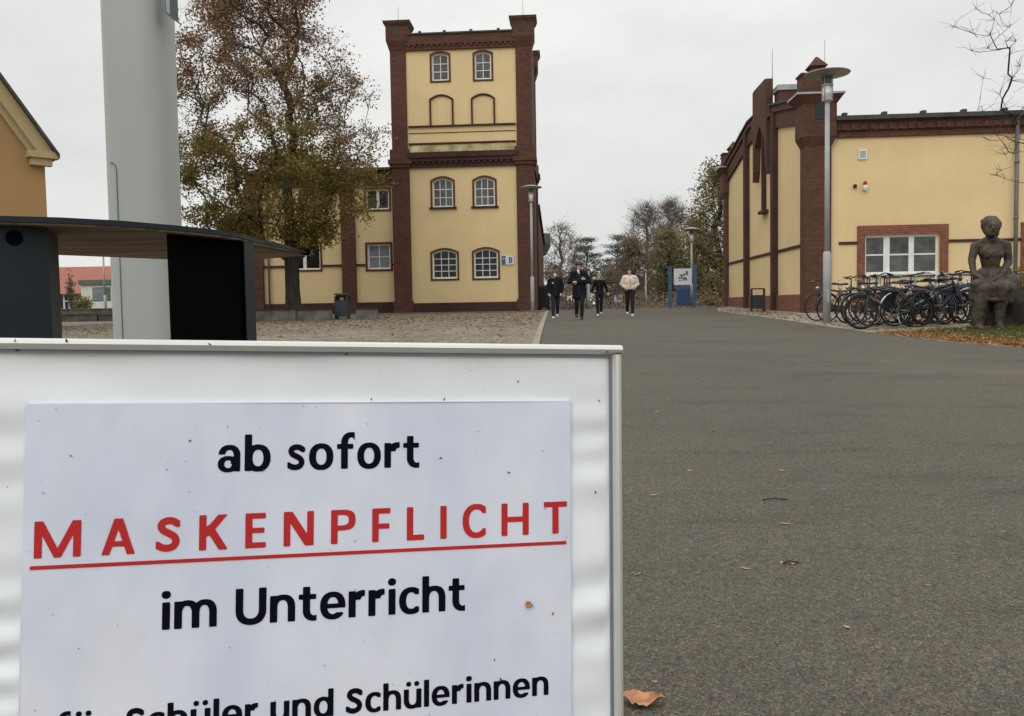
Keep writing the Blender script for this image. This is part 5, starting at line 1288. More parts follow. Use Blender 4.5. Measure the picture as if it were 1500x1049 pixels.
# undergrowth along the far edge of the yard
mb = MB()
for _ in range(900):
    x = rr.uniform(-1, 20); y = rr.uniform(46, 60); h_ = rr.uniform(.1, 1.1) * (1 if x > 3 else .6)
    for _ in range(4):
        c = Vector((x + rr.gauss(0, .2), y, gz(x, y) + h_ * rr.random())); u = Vector((rr.gauss(0, 1), rr.gauss(0, 1), rr.gauss(0, 1))).normalized() * .10; v_ = u.orthogonal().normalized() * .07; mb.add([c - u, c - v_, c + u, c + v_], [(0, 1, 2, 3)])
    if rr.random() < .3: mb.tube([(x, y, gz(x, y)), (x + rr.gauss(0, .25), y, gz(x, y) + h_ * 1.7)], [.012, .005], 3, cap=False)
single('undergrowth', mb, M['brownleaf'], 'brown scrub under the trees at the end of the road', 'undergrowth', (8, 52, .7), kind='stuff')
# bare tree just outside the right edge
BY = 15.5; rb = random.Random(9); bxx = W(1585, 450, BY).x; gzb = gz(bxx, BY) - .05
bt = thing('bare_tree', 'leafless gnarled tree reaching in from the right edge above the statue', 'tree', (bxx, BY, gzb))
tp_ = [(bxx, BY, gzb), (bxx - .05, BY, gzb + 1.2), (bxx, BY + .05, gzb + 2.2)] + [(W(1552 + 9 * sin(y * .02), y, BY).x, BY + .08 * sin(y * .013), W(1552, y, BY).z) for y in range(270, -60, -22)]
tips = [Vector((W(px, py, BY).x, BY + dy, W(px, py, BY).z)) for px, py, dy in ((1452, 52, 0), (1440, 42, .3), (1447, 36, -.2), (1470, 15, .2), (1480, 8, 0), (1462, 66, -.3), (1458, 60, .4), (1475, 82, 0), (1485, 112, .2), (1480, 105, -.3), (1476, 122, -.2), (1462, 140, 0), (1457, 156, .4), (1466, 172, 0), (1478, 165, -.4), (1461, 203, .2), (1468, 218, -.1), (1472, 226, 0), (1485, 200, .2), (1480, 185, -.3), (1489, 222, .1), (1463, 250, 0), (1472, 252, .3), (1492, 150, .5), (1495, 130, -.5), (1490, 175, .2), (1486, 60, 0), (1490, 30, .4))]
for _ in range(60): tips.append(Vector((bxx + rb.gauss(.3, 1.0), BY + rb.gauss(0, 1.0), gzb + rb.uniform(3.2, 7.5))))
P, par, rad, tid = grow(None, tp_, tips, rb, rtrunk=.11, r_tip=.0045, seg=.13, rise=-.10, alpha=.04)
rad = [r_ if i < len(tp_) else min(r_, .015) for i, r_ in enumerate(rad)]
part('trunk', branch_mesh(P, par, rad, len(tp_)), M['bark'], bt)
tw = MB(); twigs(tw, P, tid, rb, 6, .24, .0040, .5)
twigs(tw, P, [i for i in range(len(tp_), len(P)) if rad[i] < .03 and rb.random() < .35], rb, 1, .22, .0045, .7); part('twigs', tw, M['bark'], bt, kind='stuff')
# small shrubs
def shrub(label, px, y0, y1, Y, wpx, leafm, seed, n=60, ls=.05):
    rr = random.Random(seed); b_ = W(px, y1, Y); g_ = gz(b_.x, Y); H_ = W(px, y0, Y).z - g_; w_ = wpx / F * Y / 2
    r = thing('shrub', label, 'shrub', (b_.x, Y, g_)); t = MB(); en = []
    for _ in range(n):
        a = rr.uniform(0, 6.3); q = rr.random() ** .5; h_ = H_ * rr.uniform(.4, 1) * (1 - .3 * q); e_ = Vector((b_.x + w_ * q * cos(a), Y + w_ * q * sin(a), g_ + h_)); m1 = Vector((b_.x + w_ * q * .4 * cos(a), Y + w_ * q * .4 * sin(a), g_ + h_ * .6))
        t.tube([(b_.x, Y, g_), m1, e_], [.012, .008, .004], 4, cap=False); en += [m1, e_, m1.lerp(e_, .5)]
    part('stems', t, M['bark2'], r, kind='stuff'); lf = MB(); leaves(lf, en, rr, 7, w_ * .16, ls); part('foliage', lf, M[leafm], r)
shrub('yellow leaved shrub at the right edge behind the statue', 1499, 372, 452, 16.8, 26, 'yellowleaf', 41, 60, .035)
shrub('olive shrub before the pale pavilion, seen under the high table', 121, 428, 453, 50, 32, 'olive', 42, 70, .09)
shrub('tall thin brownish shrub before the red tiled roof, seen under the high table', 105, 388, 452, 51, 14, 'brownleaf', 43, 50, .08)
shrub('low yellow green bush beside the blue map board, at the gabled building', 1042, 430, 452, 47, 30, 'olive', 44, 70, .08)

# ================================================================ SEATED STONE FIGURE
SYd = 15.3; sb = W(1447, 476, SYd); sx0 = W(1380 + 380 / 5.245, 475, SYd).x; sg_ = gz(sx0, SYd) - .03
stt = thing('statue', 'dark weathered stone figure of a seated woman with hands on her lap beside the bicycles', 'statue', (sx0, SYd, sg_), local=True)
k = 1 / 411.
def SP(zx, zy, y): return ((zx - 380) * k, y, (915 - zy) * k)
def cap(t, a, b, ra, rb_): t.capsule(a, b, ra, rb_, 14)
t = MB()
t.ball(SP(350, 172, -.09), (.145, .165, .175), 18, 14)                       # skull
t.ball(SP(336, 198, -.155), (.112, .10, .125), 14, 10)                       # face
t.ball(SP(333, 224, -.17), (.075, .07, .055), 10, 8)                         # chin
t.capsule(SP(329, 168, -.235), SP(326, 188, -.285), .018, .026, 8)            # nose
t.ball(SP(327, 206, -.265), (.035, .018, .012), 10, 6)                        # lips
for ex in (308, 344): t.ball(SP(ex, 172, -.235), (.026, .018, .013), 8, 6)
t.capsule(SP(300, 160, -.24), SP(318, 157, -.262), .012, .012, 8); t.capsule(SP(336, 157, -.262), SP(356, 160, -.24), .012, .012, 8)
t.ball(SP(393, 180, -.07), (.02, .035, .05), 8, 6)
cap(t, SP(352, 215, -.09), SP(358, 285, -.04), .085, .10)                     # neck
cap(t, SP(268, 312, -.02), SP(462, 308, .0), .085, .085); cap(t, SP(352, 262, -.02), SP(262, 304, -.01), .085, .07); cap(t, SP(366, 262, -.02), SP(472, 302, .0), .085, .075)
t.ball(SP(362, 350, -.03), (.225, .15, .17), 18, 12)                           # chest
t.ball(SP(325, 375, -.13), (.09, .07, .08), 12, 8); t.ball(SP(400, 375, -.13), (.09, .07, .08), 12, 8)
cap(t, SP(362, 370, -.02), SP(368, 455, .0), .185, .145); t.ball(SP(390, 540, .05), (.33, .25, .22), 18, 12)
# arms
cap(t, SP(252, 306, -.02), SP(222, 410, -.05), .078, .064); cap(t, SP(222, 410, -.05), SP(212, 515, -.19), .064, .048)
cap(t, SP(478, 304, .0), SP(486, 430, -.04), .080, .070); cap(t, SP(486, 430, -.04), SP(385, 532, -.26), .068, .047)
# hands: palms and five fingers each
def hand(t, w_, dirv, nrm, sc, thumb):
    w_ = Vector(w_); d = Vector(dirv).normalized(); n_ = Vector(nrm).normalized(); s_ = d.cross(n_).normalized()
    cap(t, w_, w_ + d * .07 * sc, .032 * sc, .036 * sc); t.ball(w_ + d * .05 * sc, (.046 * sc, .046 * sc, .026 * sc), 10, 8)
    for i, l in enumerate((.068, .080, .075, .058)):
        b_ = w_ + d * .085 * sc + s_ * (.030 - .020 * i) * sc; m1 = b_ + d * l * .5 * sc + n_ * .006 * sc; e_ = m1 + (d * .8 - n_ * .7) * l * .5 * sc
        t.capsule(b_ - d * .02 * sc, m1, .0115 * sc, .0105 * sc, 8); t.capsule(m1, e_, .0105 * sc, .009 * sc, 8)
    b_ = w_ + d * .02 * sc + s_ * .034 * sc * thumb; t.capsule(b_, b_ + (d * .6 + s_ * thumb * .7) * .05 * sc, .014 * sc, .011 * sc, 8); t.capsule(b_ + (d * .6 + s_ * thumb * .7) * .05 * sc, b_ + (d * 1.1 + s_ * thumb * .7 - n_ * .2) * .075 * sc, .011 * sc, .010 * sc, 8)
hand(t, SP(222, 520, -.20), (.25, -.8, -.35), (0, -.45, .9), 1.35, -1)
hand(t, SP(378, 536, -.26), (-1, -.25, -.35), (0, -.4, .9), 1.35, 1)
# thighs, skirt, knees, shins, feet
cap(t, SP(330, 585, .02), SP(225, 628, -.42), .17, .135); cap(t, SP(430, 585, .02), SP(372, 622, -.46), .17, .13)
cap(t, SP(228, 640, -.44), SP(205, 790, -.40), .115, .105); cap(t, SP(205, 790, -.40), SP(205, 895, -.40), .105, .085)
cap(t, SP(366, 640, -.46), SP(352, 760, -.42), .105, .095); cap(t, SP(352, 760, -.42), SP(345, 880, -.42), .09, .062)
cap(t, SP(348, 893, -.40), SP(325, 905, -.60), .055, .042); cap(t, SP(205, 897, -.42), SP(190, 905, -.58), .058, .045)
# skirt drape: folds over lap, hanging cloth left and right
for (a, b, r0, r1) in ((SP(185, 625, -.36), SP(170, 690, -.34), .09, .055), (SP(200, 600, -.38), SP(240, 700, -.50), .12, .05), (SP(270, 620, -.42), SP(300, 705, -.46), .13, .05), (SP(330, 610, -.46), SP(345, 700, -.50), .12, .06), (SP(420, 620, -.36), SP(425, 710, -.38), .13, .07), (SP(480, 580, -.10), SP(470, 730, -.22), .17, .09), (SP(520, 570, .04), SP(520, 760, -.06), .14, .07), (SP(540, 600, .10), SP(565, 770, .0), .12, .05), (SP(165, 690, -.36), SP(240, 700, -.46), .035, .035), (SP(240, 700, -.46), SP(345, 706, -.52), .035, .035)):
    cap(t, a, b, r0, r1)
for i in range(9):
    a = 300 + i * 26; t.capsule(SP(a * .75 + 95, 480, -.16), SP(a, 640, -.40 + .03 * i), .02, .028, 6)
body = organic(t, .0135, 2, (.014, .06)); part('figure', body, M['stone'], stt)
t = MB()
t.ball(SP(357, 158, -.05), (.165, .175, .155), 18, 14)
for i in range(34):
    a = rt.uniform(0, 6.3); e_ = rt.uniform(.1, 1.5); t.ball(Vector(SP(360, 155, -.05)) + Vector((.15 * cos(a) * cos(e_), .16 * sin(a) * cos(e_) + .03, .145 * sin(e_))), rt.uniform(.02, .04), 8, 6)
t.ball(SP(385, 205, .01), (.10, .11, .12), 12, 8); t.ball(SP(395, 165, -.04), (.07, .10, .10), 10, 8)
part('hair', organic(t, .015, 1, (.02, .04)), M['stone'], stt)
t = MB()                                                       # neckline and belt of the dress, carved proud of the body
for i in range(12):
    a0, a1 = pi * (1.05 + .9 * i / 12), pi * (1.05 + .9 * (i + 1) / 12)
    f_ = lambda a: (SP(362, 315, 0)[0] + .17 * cos(a), -.185 - .01 * abs(sin(a)), SP(362, 330, 0)[2] + .16 * sin(a) * .8)
    t.capsule(f_(a0), f_(a1), .012, .012, 6)
part('neckline', organic(t, .010, 1), M['stone'], stt)
t = MB()
pts = [(-.34, -.28), (.52, -.30), (.60, .15), (.55, .55), (-.30, .55), (-.40, .2)]
t.hexa([(-.14, -.26, -.05), (.50, -.30, -.05), (.54, .50, -.05), (-.16, .50, -.05)], [(-.16, -.14, .70), (.40, -.16, .74), (.42, .42, .76), (-.16, .42, .70)]); t.ball((.33, -.1, .35), (.24, .28, .36), 12, 9)
part('stone_seat', organic(t, .03, 2, (.09, .22)), M['stone2'], stt)

# ================================================================ PEOPLE
def person(label, px, yfoot, ytop, Y, spec):
    b_ = W(px, yfoot, Y); zt_ = W(px, ytop, Y).z; g_ = b_.z; g_ = gz(b_.x, Y) + .003; Ht = (zt_ - b_.z) / spec.get('hat', 1.0)
    s = Ht / 1.75
    r = thing('person', label, 'person', (b_.x, Y, g_), 'walkers coming up the road', local=True)
    V = lambda x, y, z: Vector((x * s, y * s, z * s))
    lean = spec.get('lean', 0)
    # joints
    st = spec['stride']; d_ = spec.get('side', 1)
    hip = [V(-.09, 0, .93), V(.09, 0, .93)]
    ank = [V(-.085, -st * d_, .085), V(.085 - .02, st * d_, .085)]
    for q_ in ank:
        if q_.y > 0: q_.z += .07 * s
    knee = [hip[i].lerp(ank[i], .48) + V(0, -.045 - (.02 if ank[i].y > 0 else 0), 0) for i in (0, 1)]
    nk = V(0, -.02, 1.46); hd = V(spec.get('hx', 0), -.05, 1.615)
    sh = [V(-.185, 0, 1.41), V(.185, 0, 1.41)]
    el, wr = [V(*p) for p in spec['el']], [V(*p) for p in spec['wr']]
    t = MB()
    t.ball(hd + V(0, .012, .035), (.076 * s, .092 * s, .095 * s), 14, 10); t.ball(hd + V(0, -.035, -.03), (.056 * s, .055 * s, .075 * s), 12, 9); t.ball(hd + V(0, -.055, -.085), (.03 * s, .03 * s, .028 * s), 8, 6)
    t.capsule(hd + V(0, -.088, .02), hd + V(0, -.108, -.018), .010 * s, .015 * s, 8); t.ball(hd + V(0, -.090, -.055), (.024 * s, .010 * s, .010 * s), 8, 6)
    for q in (-1, 1): t.ball(hd + V(q * .077, .01, .0), (.012 * s, .022 * s, .032 * s), 8, 6); t.ball(hd + V(q * .03, -.082, .022), (.014 * s, .010 * s, .008 * s), 8, 6)
    t.capsule(nk - V(0, 0, .06), hd - V(0, -.01, .06), .056 * s, .052 * s)
    t.capsule(V(-.13, 0, 1.40), V(.13, 0, 1.40), .075 * s, .075 * s); t.ball(V(0, 0, 1.25), (.165 * s, .115 * s, .22 * s), 14, 10); t.ball(V(0, 0, 1.02), (.15 * s, .11 * s, .18 * s), 14, 10)
    for i in (0, 1):
        t.capsule(sh[i], el[i], .050 * s, .040 * s); t.capsule(el[i], wr[i], .038 * s, .027 * s)
        t.capsule(hip[i], knee[i], .085 * s, .058 * s); t.capsule(knee[i], ank[i], .055 * s, .038 * s); t.capsule(ank[i] - V(0, 0, .03), ank[i] + V(0, -.13, -.045), .036 * s, .028 * s)
        dv_ = (wr[i] - el[i]).normalized(); nn = V(*spec.get('hn', (0, -1, 0.2)))
        w_ = Vector(wr[i]); nr = (nn - dv_ * nn.dot(dv_)).normalized(); hand(t, w_, dv_, nr, s * .86, (1, -1)[i] * (1 if dv_.z < 0 else -1))
    part('body', organic(t, .0085 * s, 2), M['skin'], r)
    # trousers
    t = MB()
    for i in (0, 1): t.capsule(hip[i] + V(0, 0, .02), knee[i], .098 * s, .072 * s); t.capsule(knee[i], ank[i] + V(0, 0, .03), .070 * s, .058 * s)
    t.ball(V(0, 0, .97), (.165 * s, .125 * s, .13 * s), 12, 8)
    part('trousers', organic(t, .013 * s, 2, (.02 * s, .09)), mat('trousers_cloth', spec['trousers'], .9, .2, 9.), r)
    # jacket
    t = MB(); jl = spec['hem']; W_ = spec['bulk']
    t.capsule(V(-.125, 0, 1.40), V(.125, 0, 1.40), .088 * s * W_, .088 * s * W_); t.ball(V(0, .0, 1.24), (.185 * s * W_, .14 * s * W_, .24 * s), 16, 12)
    z = 1.22
    while z > jl: t.ball(V(0, 0, z), ((.175 + spec.get('flare', 0) * (1.22 - z)) * s * W_, .135 * s * W_, .075 * s), 16, 8); z -= .05
    for i in (0, 1): t.capsule(sh[i], el[i], .073 * s * W_, .062 * s * W_); t.capsule(el[i], el[i].lerp(wr[i], .95), .062 * s * W_, .047 * s * W_)
    t.capsule(V(0, -.01, 1.45), V(0, -.01, 1.50), .082 * s, .068 * s)
    part('jacket', organic(t, .013 * s, 2, (spec.get('fluff', .018) * s, .06)), mat('jacket_cloth', spec['jacket'], .9, spec.get('jv', .15), 8., spec=.15), r)
    t = MB(); t.box(-.008 * s, .008 * s, -.15 * s * W_ - .004, -.142 * s * W_, (jl + .05) * s, 1.38 * s); part('zip', t, M['black'] if spec['jacket'][0] < .1 else M['paleleaf'], r)
    for i in (0, 1):
        t = MB(); t.capsule(ank[i] + V(0, .03, -.045), ank[i] + V(0, -.15, -.05), .046 * s, .040 * s); t.ball(ank[i] + V(0, .01, -.01), (.045 * s, .055 * s, .05 * s), 10, 8); t.box(ank[i].x - .042 * s, ank[i].x + .042 * s, ank[i].y - .18 * s, ank[i].y + .075 * s, ank[i].z - .085 * s, ank[i].z - .055 * s)
        part('shoe', organic(t, .012 * s, 2), M[spec['shoe']], r)
    # hair / hat / mask
    t = MB(); t.ball(hd + V(0, .022, .048), (.095 * s, .105 * s, .108 * s), 12, 9)
    if spec.get('long'): t.ball(hd + V(.045, .06, -.05), (.06 * s, .06 * s, .13 * s), 10, 8); t.ball(hd + V(.085, .07, -.12), (.035 * s, .04 * s, .10 * s), 10, 8)
    t2_ = organic(t, .012 * s, 1, (.012 * s, .03))
    t2_.v = [(x, (y if not (y < hd.y - .04 * s and z < hd.z + .045 * s) else hd.y - .04 * s), z) for x, y, z in t2_.v]
    part('hair', t2_, mat('hair', spec['hair'], .7, .3, 20.), r)
    if spec.get('cap'):
        t = MB(); t.ball(hd + V(0, .02, .085), (.098 * s, .108 * s, .075 * s), 14, 8); t.ball(hd + V(0, -.11, .07), (.075 * s, .075 * s, .013 * s), 12, 6); part('cap', organic(t, .010 * s, 1), M['black'], r)
    if spec.get('hatc'):
        t = MB(); t.ball(hd + V(0, .015, .085), (.095 * s, .105 * s, .085 * s), 14, 8); t.ball(hd + V(0, .02, .05), (.100 * s, .11 * s, .035 * s), 14, 8); ho = part('knitted_hat', organic(t, .010 * s, 1), mat('hat_wool', spec['hatc'], .9, .2, 20.), r)
        t = MB(); t.ball(hd + V(0, .02, .20), .042 * s, 10, 8); part('pompom', organic(t, .010 * s, 1, (.02 * s, .02)), M['signwhite'], ho)
    if spec.get('mask'):
        t = MB(); t.ball(hd + V(0, -.062, -.042), (.058 * s, .052 * s, .050 * s), 12, 9); part('face_mask', organic(t, .009 * s, 1), mat('mask_cloth', spec['mask'], .8, .06, 20.), r)
    if spec.get('badge'):
        t = MB(); t.box(-.11 * s, -.06 * s, -.152 * s * W_, -.13 * s * W_, 1.27 * s, 1.31 * s); part('badge', t, M['signwhite'], r)
    if spec.get('scarf'):
        t = MB(); t.capsule(V(-.03, -.10, 1.50), V(0, -.13, 1.40), .035 * s, .02 * s); part('scarf', t, M['signwhite'], r)
    return r
person('person in a loose black jacket and navy trousers with white face mask, leftmost walker', 814, 469, 399, 27.0, dict(stride=.20, side=1, el=[(-.27, .02, 1.14), (.27, .02, 1.14)], wr=[(-.22, -.10, .93), (.22, -.10, .93)], trousers=(.010, .013, .032), jacket=(.010, .011, .012), hem=.80, bulk=1.12, shoe='signwhite', hair=(.09, .05, .03), mask=(.62, .66, .68), badge=1))
person('tall person in a long dark coat and cap holding one forearm across the chest', 849, 467.5, 382, 25.2, dict(stride=.12, side=-1, el=[(-.30, -.03, 1.15), (.30, -.03, 1.15)], wr=[(.06, -.17, 1.22), (-.07, -.215, 1.14)], trousers=(.008, .008, .009), jacket=(.009, .011, .015), hem=.66, bulk=1.10, flare=.06, shoe='black', hair=(.03, .02, .015), cap=1, scarf=1, hat=1.02))
person('slim person all in black with a pale bobble hat and white shoes', 878.5, 462, 394, 29.5, dict(stride=.17, side=1, el=[(-.27, .05, 1.15), (.29, .05, 1.15)], wr=[(-.33, -.03, .95), (.34, -.03, .96)], trousers=(.007, .007, .008), jacket=(.008, .008, .009), hem=.88, bulk=.92, shoe='signwhite', hair=(.35, .25, .15), hatc=(.25, .24, .23), hat=1.10))
person('person in a fluffy cream jacket and black trousers, hands in pockets, dark hair tied back', 923, 465.5, 395, 28.4, dict(stride=.22, side=-1, el=[(-.29, .04, 1.17), (.29, .04, 1.17)], wr=[(-.17, -.045, 1.04), (.17, -.045, 1.04)], trousers=(.008, .008, .009), jacket=(.66, .56, .45), hem=.98, bulk=1.13, fluff=.035, jv=.08, shoe='signwhite', hair=(.035, .022, .016), long=1, hx=-.015))

# ================================================================ BICYCLES
def bike(label, px, Y, deg, col, flip=False, step=False, fend=True, basket=False, lean=3, rim='chrome', light=True, seatc='black', tyre=.019, hb='mtb', refl=True, rack=True, bright=False, bag=False, bagm=None):
    cm = mat('bicycle_paint', col, .35, .1, 9., spec=.5)
    c = W(px, 450, Y); th = radians(deg)
    loc = (c.x + .53 * cos(th), Y + .53 * sin(th)); g_ = gz(*loc)
    r = thing('bicycle', label, 'bicycle', (loc[0], loc[1], g_), 'bicycles parked in front of the gabled building', rz=th + (pi if flip else 0), local=True)
    r.rotation_euler = (radians(lean), 0, th + (pi if flip else 0))
    RW = .335; xr, xf = -.53, .53            # rear wheel at -x, front at +x
    bb = (-.10, 0, .28); stp = (-.22, 0, .74); hd_t = (.36, 0, .84); hd_b = (.40, 0, .66); rear = (xr, 0, RW)
    t = MB(); q = .024
    if step: t.tube([hd_b, (.20, 0, .42), bb], q * 1.1, 8); t.tube([(.375, 0, .76), (.15, 0, .52), (-.13, 0, .40)], q * .9, 8)
    else: t.tube([hd_b, bb], q * 1.15, 8); t.tube([(.365, 0, .80), (-.20, 0, .70)], q, 8)
    t.tube([bb, stp], q, 8); t.tube([hd_t, hd_b], q * 1.25, 8)
    for s_ in (-1, 1): t.tube([(bb[0], s_ * .03, bb[2]), (xr, s_ * .055, RW)], q * .6, 6); t.tube([(-.205, s_ * .02, .70), (xr, s_ * .055, RW)], q * .5, 6)
    fr = part('frame', t, cm, r)
    t = MB()
    for s_ in (-1, 1): t.tube([(.405, s_ * .045, .64), (.43, s_ * .052, .52), (xf, s_ * .055, RW)], [q * .8, q * .8, q * .55], 6)
    t.tube([(.405, -.05, .65), (.405, .05, .65)], q, 6); part('fork', t, cm if not bright else M['chrome'], r)
    for x in (xr, xf):
        t = MB(); t.ring((x, 0, RW), RW - .032, .011, 30, 5, squash=.9); t.tube([(x, -.05, RW), (x, .05, RW)], .018, 8)
        for a in range(16):
            an = 2 * pi * a / 16; s_ = .022 if a % 2 else -.022; t.tube([(x + .018 * cos(an + 1.2), s_, RW + .018 * sin(an + 1.2)), (x + (RW - .04) * cos(an), 0, RW + (RW - .04) * sin(an))], .0016, 3, cap=False)
        wh = part('wheel', t, M[rim], r)
        t = MB(); t.ring((x, 0, RW), RW - tyre, tyre, 32, 6); part('tyre', t, M['rubber'], wh)
        if refl:
            for a in (.9, 4.0):
                t = MB(); cx_, cz_ = x + .21 * cos(a), RW + .21 * sin(a); t.box(cx_ - .028, cx_ + .028, -.012, .012, cz_ - .014, cz_ + .014); part('spoke_reflector', t, M['orange'], wh)
    if fend:
        for x, a0, a1 in ((xr, .15, 1.05), (xf, .30, 1.05)):
            t = MB(); n_ = 14; R0 = RW + .018
            for i in range(n_):
                p = pi * (a0 + (a1 - a0) * i / n_); q2 = pi * (a0 + (a1 - a0) * (i + 1) / n_)
                if x == xf: p, q2 = pi * (.28 + .74 * i / n_), pi * (.28 + .74 * (i + 1) / n_)
                for r0_, r1_ in ((R0, R0 + .004),):
                    v_ = []
                    for an in (p, q2):
                        for yy, dr in ((-.026, -.010), (0, 0), (.026, -.010)): v_.append((x + (R0 + dr) * cos(an), yy, RW + (R0 + dr) * sin(an)))
                    t.add(v_, [(0, 1, 4, 3), (1, 2, 5, 4)], True)
            part('mudguard', t, M['chrome'] if bright else M['black'], r)
    t = MB(); t.tube([stp, (-.245, 0, .86)], .013, 8); part('seat_post', t, M['chrome'], r)
    t = MB(); t.hexa([(-.40, -.075, .865), (-.12, -.018, .87), (-.12, .018, .87), (-.40, .075, .865)], [(-.41, -.07, .91), (-.11, -.014, .895), (-.11, .014, .895), (-.41, .07, .91)]); t.ball((-.36, 0, .895), (.07, .08, .03), 10, 6); part('saddle', organic(t, .012, 2), M[seatc], r)
    t = MB(); t.tube([(.36, 0, .82), (.345, 0, .98)], .014, 8); t.tube([(.345, 0, .98), (.41, 0, 1.0)], .013, 8); part('stem', t, M['chrome'] if bright else M['black'], r)
    t = MB()
    if hb == 'mtb': t.tube([(.37, -.31, 1.01), (.41, -.12, 1.0), (.41, .12, 1.0), (.37, .31, 1.01)], .012, 8)
    else: t.tube([(.20, -.28, 1.02), (.33, -.24, 1.06), (.41, -.06, 1.0), (.41, .06, 1.0), (.33, .24, 1.06), (.20, .28, 1.02)], .011, 8)
    hbp = part('handlebar', t, M['black'] if not bright else M['chrome'], r)
    for s_ in (-1, 1):
        x1_, z1_ = (.37, 1.01) if hb == 'mtb' else (.21, 1.025); x2_ = .39 if hb == 'mtb' else .29
        t = MB(); t.tube([(x1_, s_ * .31 if hb == 'mtb' else s_ * .28, z1_), (x2_, s_ * .21 if hb == 'mtb' else s_ * .255, z1_ + (0 if hb == 'mtb' else .02))], .018, 8); part('grip', t, M['rubber'], hbp)
        t = MB(); t.tube([(.40, s_ * .17, 1.0), (.46, s_ * .22, .975), (.45, s_ * .29, .97)], .006, 5); part('brake_lever', t, M['chrome'], hbp)
    t = MB(); t.ring((bb[0], .045, bb[2]), .085, .006, 20, 4); t.box(bb[0] - .085, bb[0] + .085, .040, .048, bb[2] - .008, bb[2] + .008)
    for (an, s_) in ((-.6, 1), (pi - .6, -1)):
        e_ = (bb[0] + .17 * cos(an), s_ * .075, bb[2] + .17 * sin(an)); t.tube([(bb[0], s_ * .065, bb[2]), e_], .010, 6); t.box(e_[0] - .045, e_[0] + .045, e_[1] - .0 if s_ > 0 else e_[1] - .09, e_[1] + .09 if s_ > 0 else e_[1], e_[2] - .012, e_[2] + .012)
    t.tube([(bb[0], .045, bb[2] + .085), (xr, .045, RW + .035)], .004, 4); t.tube([(bb[0], .045, bb[2] - .085), (xr, .045, RW - .035)], .004, 4); part('crankset', t, M['pipe'], r)
    if rack:
        t = MB()
        for s_ in (-1, 1): t.tube([(-.24, s_ * .05, .70), (-.30, s_ * .06, .735), (-.72, s_ * .06, .735)], .006, 5); t.tube([(xr, s_ * .06, RW), (-.60, s_ * .06, .735)], .005, 5)
        for x in (-.34, -.5, -.7): t.tube([(x, -.06, .735), (x, .06, .735)], .005, 5)
        rk = part('luggage_rack', t, M['black'], r); t = MB(); t.box(-.755, -.725, -.03, .03, .69, .74); part('rear_light', t, M['brick_red'], rk)
    if light: t = MB(); t.ball((.47, 0, .80), (.045, .035, .04), 10, 7); t.tube([(.40, 0, .80), (.45, 0, .80)], .008, 5); part('headlight', t, M['chrome'], r)
    if basket:
        t = MB(); t.hexa([(.46, -.12, .74), (.68, -.12, .74), (.68, .12, .74), (.46, .12, .74)], [(.43, -.17, .98), (.74, -.17, .98), (.74, .17, .98), (.43, .17, .98)]); part('basket', t, M['black'], r)
    if bag:
        t = MB(); t.box(-.72, -.40, .075, .20, .40, .70); t.ball((-.56, .14, .70), (.16, .065, .05), 12, 6); part('pannier', organic(t, .02, 2), bagm or M['black'], r)
    t = MB(); t.box(bb[0] - .30, bb[0] + .08, .050, .056, bb[2] - .05, bb[2] + .10) if hb == 'city' else t.ring((xr, .03, RW), .05, .018, 12, 5); part('chain_guard', t, M['black'], r)
    t = MB(); t.tube([(-.14, .06, .27), (-.18, .16, .01)], .008, 5); part('kick_stand', t, M['chrome'], r)
    return r
B_ = dict
